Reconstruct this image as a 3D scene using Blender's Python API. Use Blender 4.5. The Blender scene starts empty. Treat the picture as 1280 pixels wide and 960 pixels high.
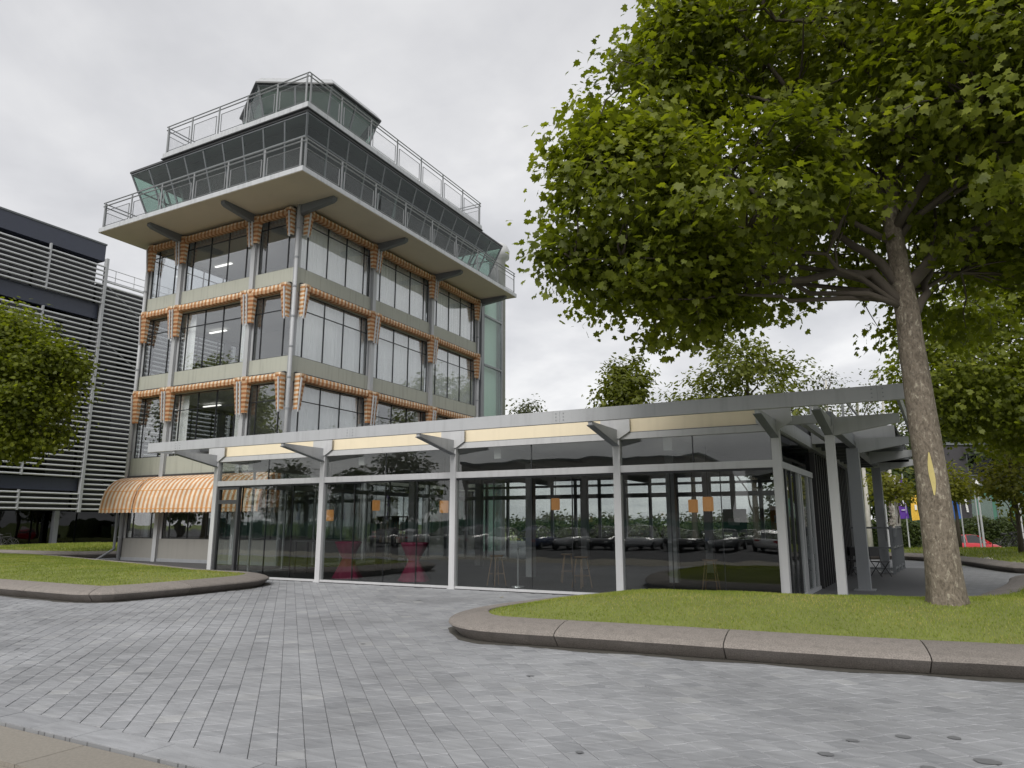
import bpy, math, random
import numpy as np
from mathutils import Vector, Matrix
R = math.radians
random.seed(7); RNG = np.random.default_rng(11)
sc = bpy.context.scene
COL = sc.collection
# ------------------------------------------------------------------ camera
PITCH = math.atan(174/887.); YAW = math.atan(480/904.); EYE = 1.65
cd = bpy.data.cameras.new("camera"); cam = bpy.data.objects.new("camera", cd); COL.objects.link(cam)
cam.location = (0, 0, EYE); cam.rotation_euler = (R(90)+PITCH, 0, YAW)
cd.sensor_width = 36; cd.lens = 36*887/1280.; cd.clip_start = .1; cd.clip_end = 3000
sc.camera = cam
FWD = Vector((-math.sin(YAW), math.cos(YAW), 0)); RGT = Vector((math.cos(YAW), math.sin(YAW), 0))
# ------------------------------------------------------------------ sky and sun
SUN_EL, SUN_AZ = R(40), R(172)          # azimuth: compass style angle from +Y towards +X
EXPOSURE = .88
w = bpy.data.worlds.new("World"); sc.world = w; w.use_nodes = True
nt = w.node_tree; nt.nodes.clear()
def N(nt, t, **k):
    n = nt.nodes.new(t)
    for a, b in k.items():
        if a.startswith('i_'): n.inputs[a[2:].replace('_', ' ')].default_value = b
        else: setattr(n, a, b)
    return n
def mathn(nt, op, a, b=None, clamp=False):
    n = nt.nodes.new('ShaderNodeMath'); n.operation = op; n.use_clamp = clamp
    for i, x in enumerate((a, b)):
        if x is None: continue
        if isinstance(x, (int, float)): n.inputs[i].default_value = x
        else: nt.links.new(x, n.inputs[i])
    return n.outputs[0]
def mixc(nt, f, a, b, mode='MIX'):
    n = nt.nodes.new('ShaderNodeMix'); n.data_type = 'RGBA'; n.blend_type = mode
    for s, x in ((n.inputs[0], f), (n.inputs[6], a), (n.inputs[7], b)):
        if isinstance(x, (int, float)): s.default_value = x
        elif isinstance(x, tuple): s.default_value = x if len(x) == 4 else (*x, 1)
        else: nt.links.new(x, s)
    return n.outputs[2]
def ramp(nt, fac, stops):
    n = nt.nodes.new('ShaderNodeValToRGB'); e = n.color_ramp.elements
    while len(e) < len(stops): e.new(.5)
    for x, (p, c) in zip(e, stops):
        x.position = p; x.color = (c, c, c, 1) if isinstance(c, (int, float)) else (*c[:3], 1)
    nt.links.new(fac, n.inputs[0]); return n.outputs[0]
sky = N(nt, 'ShaderNodeTexSky', sky_type='NISHITA', sun_disc=False, sun_elevation=SUN_EL, sun_rotation=SUN_AZ, air_density=1, dust_density=2)
tc = N(nt, 'ShaderNodeTexCoord'); sx = N(nt, 'ShaderNodeSeparateXYZ'); nt.links.new(tc.outputs['Generated'], sx.inputs[0])
zz = mathn(nt, 'ADD', mathn(nt, 'MAXIMUM', sx.outputs[2], 0.0), .22)
cx = N(nt, 'ShaderNodeCombineXYZ')
nt.links.new(mathn(nt, 'DIVIDE', sx.outputs[0], zz), cx.inputs[0]); nt.links.new(mathn(nt, 'DIVIDE', sx.outputs[1], zz), cx.inputs[1])
cx.inputs[2].default_value = 52.88
n1 = N(nt, 'ShaderNodeTexNoise', i_Scale=1.15, i_Detail=7., i_Roughness=.52, i_Distortion=.35); nt.links.new(cx.outputs[0], n1.inputs[0])
n2 = N(nt, 'ShaderNodeTexNoise', i_Scale=3.1, i_Detail=5., i_Roughness=.5, i_Distortion=.2); nt.links.new(cx.outputs[0], n2.inputs[0])
cl = mathn(nt, 'ADD', mathn(nt, 'MULTIPLY', n1.outputs[0], .72), mathn(nt, 'MULTIPLY', n2.outputs[0], .28))
cloud = ramp(nt, cl, [(.28, (.31, .313, .327)), (.40, (.365, .367, .38)), (.46, (.405, .406, .418)), (.52, (.455, .455, .463)), (.58, (.525, .523, .524)), (.66, (.62, .615, .61))])
skyc = mixc(nt, 1.0, sky.outputs[0], (.07, .07, .07), 'MULTIPLY')
cloud = mixc(nt, 1.0, cloud, ramp(nt, sx.outputs[2], [(0., 1.0), (.25, 1.0), (.62, .93), (1., .93)]), 'MULTIPLY')
bgc = mixc(nt, .94, skyc, cloud)
bg = N(nt, 'ShaderNodeBackground'); bg.inputs[1].default_value = 1.0
nt.links.new(bgc, bg.inputs[0])
wo = N(nt, 'ShaderNodeOutputWorld'); nt.links.new(bg.outputs[0], wo.inputs[0])
sl = bpy.data.lights.new("sun", 'SUN'); sl.energy = 1.5; sl.angle = R(30); sl.color = (1, .97, .92)
so = bpy.data.objects.new("sun", sl); COL.objects.link(so); so.location = (0, 0, 60)
sdir = Vector((math.sin(SUN_AZ)*math.cos(SUN_EL), math.cos(SUN_AZ)*math.cos(SUN_EL), math.sin(SUN_EL)))
so.rotation_euler = sdir.to_track_quat('Z', 'Y').to_euler()
sc.view_settings.view_transform = 'Standard'; sc.view_settings.look = 'None'
sc.view_settings.exposure = EXPOSURE; sc.view_settings.gamma = 1; sc.view_settings.use_curve_mapping = False
sc.cycles.use_denoising = True
sc.cycles.max_bounces = 10; sc.cycles.transparent_max_bounces = 32; sc.cycles.diffuse_bounces = 4; sc.cycles.glossy_bounces = 5
sc.cycles.sample_clamp_indirect = 4

# ------------------------------------------------------------------ materials
def lin(r, g, b):
    return tuple((x/255/12.92 if x/255 <= .04045 else ((x/255+.055)/1.055)**2.4) for x in (r, g, b))
def mul(c, k): return tuple(max(0, min(1, x*k)) for x in c)
M = {}
def pmat(name, col, rough=.6, metal=0., var=.12, scale=3., bump=0., bscale=60., streak=0., spec=.5, attr=None, coat=0):
    """painted / mineral surface: two scales of noise in colour and roughness, optional fine relief, optional vertical rain streaks, optional per-piece tone"""
    m = bpy.data.materials.new(name); m.use_nodes = True; t = m.node_tree; b = t.nodes['Principled BSDF']
    tc = N(t, 'ShaderNodeTexCoord')
    n = N(t, 'ShaderNodeTexNoise', i_Scale=scale, i_Detail=6., i_Roughness=.6); t.links.new(tc.outputs['Object'], n.inputs[0])
    c = mixc(t, n.outputs[0], mul(col, 1-var), mul(col, 1+var))
    if streak:
        mp = N(t, 'ShaderNodeMapping'); mp.inputs['Scale'].default_value = (6, 6, .35); t.links.new(tc.outputs['Object'], mp.inputs[0])
        s = N(t, 'ShaderNodeTexNoise', i_Scale=1.2, i_Detail=4.); t.links.new(mp.outputs[0], s.inputs[0])
        c = mixc(t, mathn(t, 'MULTIPLY', ramp(t, s.outputs[0], [(.5, 0.), (.72, 1.)]), streak), c, mul(col, .55))
    if attr:
        a = N(t, 'ShaderNodeAttribute', attribute_name='rnd')
        c = mixc(t, 1.0, c, ramp(t, a.outputs['Fac'], attr), 'MULTIPLY')
    t.links.new(c, b.inputs['Base Color'])
    t.links.new(mathn(t, 'ADD', mathn(t, 'MULTIPLY', n.outputs[0], .2), rough-.1, True), b.inputs['Roughness'])
    b.inputs['Metallic'].default_value = metal; b.inputs['Specular IOR Level'].default_value = spec; b.inputs['Coat Weight'].default_value = coat
    if bump:
        k = N(t, 'ShaderNodeTexNoise', i_Scale=bscale, i_Detail=5., i_Roughness=.65); t.links.new(tc.outputs['Object'], k.inputs[0])
        bn = N(t, 'ShaderNodeBump', i_Strength=bump, i_Distance=.01); t.links.new(k.outputs[0], bn.inputs['Height']); t.links.new(bn.outputs[0], b.inputs['Normal'])
    M[name] = m; return m
def glass(name, tint, a, b, k=3.5, rough=0.0, refl=(1, 1, 1)):
    """clear pane: see-through with a sky-catching sheen that grows at a glancing angle"""
    m = bpy.data.materials.new(name); m.use_nodes = True; t = m.node_tree; t.nodes.remove(t.nodes['Principled BSDF'])
    o = t.nodes['Material Output']
    tr = N(t, 'ShaderNodeBsdfTransparent'); tr.inputs[0].default_value = (*tint, 1)
    gl = N(t, 'ShaderNodeBsdfGlossy'); gl.inputs['Roughness'].default_value = rough; gl.inputs[0].default_value = (*refl, 1)
    tc = N(t, 'ShaderNodeTexCoord'); n = N(t, 'ShaderNodeTexNoise', i_Scale=.9, i_Detail=1.); t.links.new(tc.outputs['Object'], n.inputs[0])
    bn = N(t, 'ShaderNodeBump', i_Strength=.09, i_Distance=.05); t.links.new(n.outputs[0], bn.inputs['Height']); t.links.new(bn.outputs[0], gl.inputs['Normal'])
    lw = N(t, 'ShaderNodeLayerWeight', i_Blend=.5)
    f = mathn(t, 'ADD', mathn(t, 'MULTIPLY', mathn(t, 'POWER', lw.outputs['Facing'], k), b), a, True)
    mx = N(t, 'ShaderNodeMixShader'); t.links.new(f, mx.inputs[0]); t.links.new(tr.outputs[0], mx.inputs[1]); t.links.new(gl.outputs[0], mx.inputs[2])
    t.links.new(mx.outputs[0], o.inputs[0]); M[name] = m; return m
def leafmat(name, stops, trans=.35, rough=.5):
    m = bpy.data.materials.new(name); m.use_nodes = True; t = m.node_tree; b = t.nodes['Principled BSDF']; o = t.nodes['Material Output']
    a = N(t, 'ShaderNodeAttribute', attribute_name='rnd')
    tc = N(t, 'ShaderNodeTexCoord'); n = N(t, 'ShaderNodeTexNoise', i_Scale=.55, i_Detail=3.); t.links.new(tc.outputs['Object'], n.inputs[0])
    f = mathn(t, 'ADD', mathn(t, 'MULTIPLY', a.outputs['Fac'], .6), mathn(t, 'MULTIPLY', mathn(t, 'SUBTRACT', n.outputs[0], .25), .8 if name != 'blade' else 1.15), True)
    c = ramp(t, f, stops); t.links.new(c, b.inputs['Base Color']); b.inputs['Roughness'].default_value = rough; b.inputs['Specular IOR Level'].default_value = .35
    tl = N(t, 'ShaderNodeBsdfTranslucent'); t.links.new(mixc(t, 1.0, c, (1.55, 1.6, .45), 'MULTIPLY'), tl.inputs[0])
    mx = N(t, 'ShaderNodeMixShader'); mx.inputs[0].default_value = trans
    t.links.new(b.outputs[0], mx.inputs[1]); t.links.new(tl.outputs[0], mx.inputs[2]); t.links.new(mx.outputs[0], o.inputs[0]); M[name] = m; return m
def emit(name, col, s, base):
    m = pmat(name, base, .6); b = m.node_tree.nodes['Principled BSDF']; b.inputs['Emission Color'].default_value = (*col, 1); b.inputs['Emission Strength'].default_value = s; return m
pmat('steel_light', (.40, .41, .425), .5, 0, .08, 2., streak=.3)
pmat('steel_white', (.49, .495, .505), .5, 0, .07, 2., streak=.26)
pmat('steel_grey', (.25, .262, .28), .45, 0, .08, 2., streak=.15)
pmat('steel_mid', (.15, .16, .175), .5, 0, .08, 2.)
pmat('steel_dark', (.12, .13, .14), .45, 0, .1, 2.)
pmat('rail', (.25, .258, .265), .4, .3, .08, 4.)
pmat('frame_dark', (.02, .022, .025), .4, 0, .15, 4.)
pmat('spandrel', (.375, .382, .33), .65, 0, .08, .9, bump=.05, bscale=30, streak=.42)
pmat('base_panel', (.23, .225, .21), .65, 0, .08, 1.2, streak=.2)
pmat('soffit', (.60, .53, .43), .75, 0, .12, .8)
pmat('slab', (.47, .485, .505), .6, 0, .1, 1.5, streak=.5)
pmat('fascia_dark', (.05, .052, .055), .5, 0, .12, 2.)
pmat('yellow_panel', (.76, .665, .49), .7, 0, .05, 2.5, streak=.1)
pmat('interior', (.42, .42, .41), .8, 0, .05, 1.)
pmat('interior_dark', (.06, .062, .065), .8, 0, .1, 1.)
pmat('floor_dark', (.03, .03, .032), .7, 0, .1, .8, spec=.2)
pmat('curtain', (.90, .90, .885), .9, 0, .04, 1.5)
pmat('curtain_grey', (.33, .34, .36), .9, 0, .06, 1.5)
pmat('pale_green', (.58, .68, .63), .7, 0, .05, 1.)
pmat('navy', (.040, .047, .072), .4, 0, .1, .5, streak=.15)
pmat('louvre', (.52, .53, .545), .4, .1, .06, 1.)
pmat('concrete', (.36, .345, .33), .85, 0, .14, 2.2, bump=.3, bscale=50, streak=.25)
pmat('kerb', (.212, .19, .172), .88, 0, .97, 70., streak=.35, bump=.7, bscale=110, attr=[(0, .88), (1, 1.1)])
pmat('kerb_slab', (.245, .225, .195), .9, 0, .3, 40., bump=.7, bscale=160, attr=[(0, .85), (1, 1.1)])
pmat('road', (.27, .25, .20), .9, 0, .3, 30., bump=.6, bscale=120)
pmat('asphalt', (.055, .055, .058), .9, 0, .2, 3., bump=.3, bscale=120)
pmat('gravel', (.075, .075, .078), .95, 0, .4, 9., bump=.8, bscale=40)
pmat('dirt_shade', (.075, .07, .06), .95, 0, .5, 12., bump=.4)
pmat('stain', (.145, .148, .155), .6, 0, .15, 20.)
pmat('joint', (.10, .10, .098), .95, 0, .3, 6.)
pmat('hedge', (.05, .085, .025), .7, 0, .3, 4.)
pmat('soil_grass', (.165, .19, .045), .95, 0, .32, 1.6, bump=.5, bscale=40)
pmat('far_grass', (.15, .19, .045), .95, 0, .25, .5, bump=.4, bscale=30)
pmat('orange_shade', (.75, .34, .08), .7)
pmat('rubber', (.02, .02, .02), .8); pmat('rim', (.45, .46, .47), .3, .8)
pmat('matte_black', (.012, .013, .016), .98, 0, .1, 2., spec=.02)
pmat('black', (.022, .022, .024), .55); pmat('wood', (.17, .105, .055), .6, 0, .2, 8.)
pmat('magenta', (.15, .006, .038), .8, 0, .1, 3.)
pmat('birch', (.52, .50, .46), .85, 0, .35, 5., bump=.3, bscale=20)
pmat('bark_far_and_shaded', (.09, .075, .06), .9, 0, .3, 3.)
pmat('brick_far', (.30, .28, .26), .85, 0, .1, .3)
pmat('white_far', (.62, .62, .60), .7, 0, .05, .2)
pmat('green_far', (.06, .16, .12), .7, 0, .15, .5)
pmat('purple', (.10, .03, .30), .7, 0, .1, 1.); pmat('yellow', (.75, .46, .06), .7, 0, .1, 1.)
pmat('blue', (.03, .12, .42), .7, 0, .1, 1.); pmat('charcoal', (.045, .042, .048), .7, 0, .1, 1.)
pmat('paint_white', (.75, .75, .74), .6, 0, .04, 2.)
pmat('pale_bloom', (.62, .56, .50), .8, 0, .2, 8.)
pmat('light_lamp', (.7, .7, .7), .4)
emit('lamp_orange', (1., .45, .14), .16, (.55, .28, .11)); emit('strip_light', (1, .97, .9), 1.0, (.8, .8, .8))
for n_, c_ in dict(car_grey=(.13, .135, .14), car_silver=(.45, .46, .47), car_black=(.015, .015, .018), car_white=(.72, .72, .71), car_blue=(.03, .06, .16), car_red=(.42, .012, .02)).items():
    pmat(n_, c_, .25, 0, .03, 1., spec=.5, coat=.8)
glass('pane_glass', (.835, .855, .85), .07, .5, 3.0)
glass('tower_glass', (.92, .935, .94), .12, .55, 2.6)
glass('cab_glass', (.70, .785, .75), .03, .22, 3.2)
glass('dark_glass', (.25, .28, .30), .03, .4, 3.0)
glass('ribbed_glass', (.80, .90, .86), .12, .4, 2.5, rough=.25)
glass('car_glass', (.12, .13, .14), .10, .6, 3.0)
leafmat('leaf_plane', [(0, (.040, .055, .007)), (.3, (.100, .124, .014)), (.62, (.190, .220, .027)), (1, (.34, .35, .065))], .54)
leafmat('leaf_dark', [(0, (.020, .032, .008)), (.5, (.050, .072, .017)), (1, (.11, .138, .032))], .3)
leafmat('leaf_bright', [(0, (.05, .06, .008)), (.5, (.12, .14, .018)), (1, (.23, .235, .04))], .4)
leafmat('leaf_yellow', [(0, (.08, .095, .012)), (.5, (.18, .185, .025)), (1, (.32, .28, .05))], .4)
leafmat('leaf_fallen', [(0, (.10, .06, .02)), (.5, (.20, .13, .04)), (1, (.30, .24, .06))], .1)
leafmat('leaf_grey', [(0, (.045, .055, .03)), (.5, (.10, .115, .06)), (1, (.20, .21, .12))], .3)
leafmat('blade', [(0, (.085, .115, .018)), (.45, (.175, .228, .034)), (.8, (.265, .30, .06)), (1, (.40, .34, .14))], .3, .6)
# pavers: blue grey concrete setts, tone per piece, worn streaks running across
def paver_mat():
    m = pmat('paver', (.268, .274, .287), .72, 0, .14, 1.1, bump=.35, bscale=45, attr=[(0, (.80, .805, .815)), (.5, (.97, .97, .975)), (.8, (1.04, 1.04, 1.04)), (1, (1.14, 1.13, 1.10))])
    t = m.node_tree; b = t.nodes['Principled BSDF']; g = N(t, 'ShaderNodeNewGeometry')
    src = b.inputs['Base Color'].links[0].from_socket
    mp = N(t, 'ShaderNodeMapping'); mp.inputs['Rotation'].default_value = (0, 0, R(-20)); mp.inputs['Scale'].default_value = (2.4, 15, 1); t.links.new(g.outputs['Position'], mp.inputs[0])
    s = N(t, 'ShaderNodeTexNoise', i_Scale=1.0, i_Detail=5., i_Roughness=.6, i_Distortion=.6); t.links.new(mp.outputs[0], s.inputs[0])
    big = N(t, 'ShaderNodeTexNoise', i_Scale=.42, i_Detail=5., i_Roughness=.6); t.links.new(g.outputs['Position'], big.inputs[0])
    c = mixc(t, 1.0, src, ramp(t, s.outputs[0], [(.3, .82), (.5, 1.0), (.72, 1.2)]), 'MULTIPLY')
    c = mixc(t, 1.0, c, ramp(t, big.outputs[0], [(.3, .70), (.5, .98), (.7, 1.2)]), 'MULTIPLY')
    sp = N(t, 'ShaderNodeTexNoise', i_Scale=70., i_Detail=2.); t.links.new(g.outputs['Position'], sp.inputs[0])
    c = mixc(t, ramp(t, sp.outputs[0], [(.66, 0.), (.74, .5)]), c, (.42, .42, .41))
    t.links.new(c, b.inputs['Base Color'])
paver_mat()
def paving_sheet():
    m = pmat('paving_far', (.24, .245, .255), .75, 0, .12, 1.2, bump=.2); t = m.node_tree; b = t.nodes['Principled BSDF']
    src = b.inputs['Base Color'].links[0].from_socket
    g = N(t, 'ShaderNodeNewGeometry'); mp = N(t, 'ShaderNodeMapping'); mp.inputs['Rotation'].default_value = (0, 0, R(45)); t.links.new(g.outputs['Position'], mp.inputs[0])
    br = N(t, 'ShaderNodeTexBrick', i_Scale=1., i_Mortar_Size=.006, i_Brick_Width=.3, i_Row_Height=.2); br.inputs['Color1'].default_value = (1, 1, 1, 1); br.inputs['Color2'].default_value = (.8, .8, .8, 1); br.inputs['Mortar'].default_value = (.4, .4, .4, 1)
    t.links.new(mp.outputs[0], br.inputs[0]); t.links.new(mixc(t, 1.0, src, br.outputs[0], 'MULTIPLY'), b.inputs['Base Color'])
paving_sheet()
pmat('terrace', (.10, .102, .108), .8, 0, .2, 1.5, bump=.3)
def awning_mat(name, check):
    m = bpy.data.materials.new(name); m.use_nodes = True; t = m.node_tree; b = t.nodes['Principled BSDF']; o = t.nodes['Material Output']
    a = N(t, 'ShaderNodeAttribute', attribute_name='st'); a2 = N(t, 'ShaderNodeAttribute', attribute_name='st2')
    f = mathn(t, 'GREATER_THAN', mathn(t, 'FRACT', a.outputs['Fac']), .5)
    cream, orange = (.84, .73, .59), (.64, .32, .14)
    c = mixc(t, f, cream, orange)
    if check:
        f2 = mathn(t, 'GREATER_THAN', mathn(t, 'FRACT', a2.outputs['Fac']), .5)
        c = mixc(t, f2, mixc(t, f, (.82, .70, .55), (.60, .30, .125)), mixc(t, f, (.60, .40, .24), (.39, .165, .065)))
    tc = N(t, 'ShaderNodeTexCoord'); n = N(t, 'ShaderNodeTexNoise', i_Scale=2.5, i_Detail=5.); t.links.new(tc.outputs['Object'], n.inputs[0])
    c = mixc(t, 1.0, c, ramp(t, n.outputs[0], [(.3, .82), (.7, 1.1)]), 'MULTIPLY')
    t.links.new(c, b.inputs['Base Color']); b.inputs['Roughness'].default_value = .85
    tl = N(t, 'ShaderNodeBsdfTranslucent'); t.links.new(c, tl.inputs[0]); mx = N(t, 'ShaderNodeMixShader'); mx.inputs[0].default_value = .22
    t.links.new(b.outputs[0], mx.inputs[1]); t.links.new(tl.outputs[0], mx.inputs[2]); t.links.new(mx.outputs[0], o.inputs[0]); M[name] = m
awning_mat('awning_stripe', False); awning_mat('awning_check', True)
def bark_mat():
    m = pmat('bark', (.165, .138, .108), .9, 0, .25, 4., bump=1.0, bscale=22); t = m.node_tree; b = t.nodes['Principled BSDF']
    src = b.inputs['Base Color'].links[0].from_socket; tc = N(t, 'ShaderNodeTexCoord')
    mp = N(t, 'ShaderNodeMapping'); mp.inputs['Scale'].default_value = (10, 10, 5); t.links.new(tc.outputs['Object'], mp.inputs[0])
    v = N(t, 'ShaderNodeTexNoise', i_Scale=1.5, i_Detail=8., i_Roughness=.72, i_Distortion=.9); t.links.new(mp.outputs[0], v.inputs[0])
    c = mixc(t, ramp(t, v.outputs[0], [(.42, .9), (.5, 0.)]), src, (.105, .086, .064))
    c = mixc(t, ramp(t, v.outputs[0], [(.575, 0.), (.60, .85)]), c, (.33, .30, .235))
    v2 = N(t, 'ShaderNodeTexVoronoi', i_Scale=3.2); t.links.new(mp.outputs[0], v2.inputs[0])
    c = mixc(t, 1.0, c, ramp(t, v2.outputs['Distance'], [(0, .62), (.5, 1.1)]), 'MULTIPLY')
    t.links.new(c, b.inputs['Base Color'])
bark_mat()
pmat('bark_scar', (.50, .42, .17), .85, 0, .2, 12., bump=.4)

# ------------------------------------------------------------------ mesh helpers
ORG = {}
class MB:
    def __init__(s): s.v = []; s.f = []; s.st = []; s.st2 = []; s.rnd = []
    def add(s, vs, fs, rnd=None):
        n = len(s.v); s.v += [tuple(p) for p in vs]; s.f += [tuple(i+n for i in f) for f in fs]
        if rnd is not None: s.rnd += [rnd]*len(fs)
        return s
    def box(s, x0, x1, y0, y1, z0, z1, rnd=None):
        return s.add([(x, y, z) for z in (z0, z1) for y in (y0, y1) for x in (x0, x1)], [(0, 2, 3, 1), (4, 5, 7, 6), (0, 1, 5, 4), (2, 6, 7, 3), (0, 4, 6, 2), (1, 3, 7, 5)], rnd)
    def fbox(s, F, u0, u1, n0, n1, z0, z1):
        P, u, n = F
        pts = [P+u*a+n*b+Vector((0, 0, z)) for z in (z0, z1) for b in (n0, n1) for a in (u0, u1)]
        return s.add(pts, [(0, 2, 3, 1), (4, 5, 7, 6), (0, 1, 5, 4), (2, 6, 7, 3), (0, 4, 6, 2), (1, 3, 7, 5)])
    def bar(s, p, q, a, b, up=(0, 0, 1)):
        p, q = Vector(p), Vector(q); d = (q-p).normalized(); r = d.cross(Vector(up))
        if r.length < 1e-4: r = Vector((1, 0, 0))
        r.normalize(); k = r.cross(d)
        pts = [c+r*x*a/2+k*y*b/2 for c in (p, q) for y in (-1, 1) for x in (-1, 1)]
        return s.add(pts, [(0, 2, 3, 1), (4, 5, 7, 6), (0, 1, 5, 4), (2, 6, 7, 3), (0, 4, 6, 2), (1, 3, 7, 5)])
    def tube(s, pts, rad, n=8, cap=True):
        pts = [Vector(p) for p in pts]
        if not isinstance(rad, (list, tuple)): rad = [rad]*len(pts)
        base = len(s.v)
        ref = None
        for i, p in enumerate(pts):
            d = (pts[min(i+1, len(pts)-1)]-pts[max(i-1, 0)]).normalized()
            if ref is None:
                ref = d.cross(Vector((0, 0, 1)));  ref = ref if ref.length > .1 else d.cross(Vector((1, 0, 0)))
            r = (ref-d*ref.dot(d)).normalized(); ref = r; k = d.cross(r)
            for j in range(n):
                a = 2*math.pi*j/n; s.v.append(tuple(p+(r*math.cos(a)+k*math.sin(a))*rad[i]))
        for i in range(len(pts)-1):
            for j in range(n):
                a = base+i*n+j; b = base+i*n+(j+1) % n; s.f.append((a, b, b+n, a+n))
        if cap:
            s.f.append(tuple(base+j for j in reversed(range(n)))); s.f.append(tuple(base+(len(pts)-1)*n+j for j in range(n)))
        return s
    def prism(s, poly, vec):
        """poly: 3D points of a planar outline, vec: thickness vector"""
        n = len(poly); P = [Vector(p) for p in poly]; V = Vector(vec)
        return s.add(P+[p+V for p in P], [tuple(range(n))[::-1], tuple(range(n, 2*n))]+[(i, (i+1) % n, n+(i+1) % n, n+i) for i in range(n)])
    def lathe(s, c, prof, n=14):
        base = len(s.v)
        for r, z in prof:
            for j in range(n): s.v.append((c[0]+r*math.cos(2*math.pi*j/n), c[1]+r*math.sin(2*math.pi*j/n), c[2]+z))
        for i in range(len(prof)-1):
            for j in range(n):
                a = base+i*n+j; b = base+i*n+(j+1) % n; s.f.append((a, b, b+n, a+n))
        s.f.append(tuple(base+j for j in reversed(range(n)))); s.f.append(tuple(base+(len(prof)-1)*n+j for j in range(n)))
        return s
def props(o, label=None, cat=None, group=None, kind=None):
    for k, v in (('label', label), ('category', cat), ('group', group), ('kind', kind)):
        if v: o[k] = v
    return o
def thing(name, label, cat, loc=(0, 0, 0), group=None, kind=None):
    o = bpy.data.objects.new(name, None); COL.objects.link(o); o.location = loc; o.empty_display_size = .3
    ORG[o.name] = Vector(loc); return props(o, label, cat, group, kind)
def fixmesh(me):
    import bmesh
    bm = bmesh.new(); bm.from_mesh(me); bmesh.ops.recalc_face_normals(bm, faces=bm.faces); bm.to_mesh(me); bm.free()
def ob(name, mb, mat, parent=None, smooth=False, loc=None, **pr):
    org = ORG[parent.name] if parent is not None else Vector(loc or (0, 0, 0))
    me = bpy.data.meshes.new(name); me.from_pydata([(v[0]-org[0], v[1]-org[1], v[2]-org[2]) for v in mb.v], [], mb.f)
    for k in ('st', 'st2'):
        a = getattr(mb, k)
        if a: at = me.attributes.new(k, 'FLOAT', 'POINT'); at.data.foreach_set('value', a)
    if mb.rnd: at = me.attributes.new('rnd', 'FLOAT', 'FACE'); at.data.foreach_set('value', mb.rnd)
    else: fixmesh(me)
    me.materials.append(M[mat])
    if smooth: me.polygons.foreach_set('use_smooth', [True]*len(me.polygons))
    o = bpy.data.objects.new(name, me); COL.objects.link(o)
    if parent is not None: o.parent = parent
    else: o.location = org
    ORG[o.name] = org
    return props(o, **pr)
def np_mesh(name, V, F, rnd, mat, parent=None, org=(0, 0, 0), **pr):
    me = bpy.data.meshes.new(name); V = np.asarray(V, np.float32)-np.asarray(org, np.float32); k = F.shape[1]
    me.vertices.add(len(V)); me.vertices.foreach_set('co', V.ravel())
    me.loops.add(F.size); me.loops.foreach_set('vertex_index', F.ravel().astype(np.int32))
    me.polygons.add(len(F)); me.polygons.foreach_set('loop_start', np.arange(0, F.size, k, dtype=np.int32))
    me.update(calc_edges=True); me.validate()
    at = me.attributes.new('rnd', 'FLOAT', 'FACE'); at.data.foreach_set('value', rnd.astype(np.float32))
    me.materials.append(M[mat])
    o = bpy.data.objects.new(name, me); COL.objects.link(o)
    if parent is not None: o.parent = parent
    else: o.location = org
    ORG[o.name] = Vector(org); return props(o, **pr)
def dup(root, loc, rotz=0, label=None, mats=None, group=None):
    r = root.copy(); COL.objects.link(r); r.location = loc; r.rotation_euler = (0, 0, rotz)
    if label: r['label'] = label
    if group: r['group'] = group
    def rec(src, dst):
        for ch in src.children:
            c = ch.copy(); COL.objects.link(c); c.parent = dst
            if mats and c.data and c.data.materials and c.data.materials[0].name in mats:
                c.data = c.data.copy(); c.data.materials[0] = M[mats[c.data.materials[0].name]]
            rec(ch, c)
    rec(root, r); return r
def toscreen(P):
    d = Vector(P)-Vector((0, 0, EYE)); f = FWD*math.cos(PITCH)+Vector((0, 0, math.sin(PITCH))); up = RGT.cross(f)
    z = d.dot(f)
    if z < .2: return None
    return 640+887*d.dot(RGT)/z, 480-887*d.dot(up)/z, z

# ------------------------------------------------------------------ ground
ob('ground', MB().box(-700, 700, -700, 900, -1.5, -.9), 'far_grass', kind='structure')
ob('car_park', MB().box(-160, 160, -100, -1.6, -1.0, -.125), 'asphalt', kind='structure')
ob('road', MB().box(-120, 120, -1.59, 3.155, -1.0, -.06), 'road', kind='structure')
ob('pavement_bed', MB().box(-75, 40, 3.67, 34, -1.0, -.0068).box(-75, 2.2, 34.001, 39, -1.0, -.0068).box(-75, -20, 39.001, 62, -1.0, -.0068), 'paving_far', kind='structure')
ob('gravel_strip', MB().box(-33.5, -19.4, 15.2, 21.2, -.02, -.006), 'gravel', kind='structure')
def poly_inside(P, poly):
    x, y = P; r = False
    for i in range(len(poly)):
        (x1, y1), (x2, y2) = poly[i], poly[i-1]
        if (y1 > y) != (y2 > y) and x < (x2-x1)*(y-y1)/(y2-y1)+x1: r = not r
    return r
def chaikin(p, n=2):
    for _ in range(n):
        q = []
        for i in range(len(p)):
            a, b = p[i], p[(i+1) % len(p)]
            q += [(a[0]*.75+b[0]*.25, a[1]*.75+b[1]*.25), (a[0]*.25+b[0]*.75, a[1]*.25+b[1]*.75)]
        p = q
    return p
def ccw(p):
    a = sum(p[i-1][0]*p[i][1]-p[i][0]*p[i-1][1] for i in range(len(p)))
    return p if a > 0 else p[::-1]
def resample(p, step):
    P = [Vector((*q, 0)) for q in p]; P.append(P[0]); out = []; carry = 0
    for a, b in zip(P, P[1:]):
        L = (b-a).length; t = carry
        while t < L: out.append(a.lerp(b, t/L)); t += step
        carry = t-L
    return out
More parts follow.
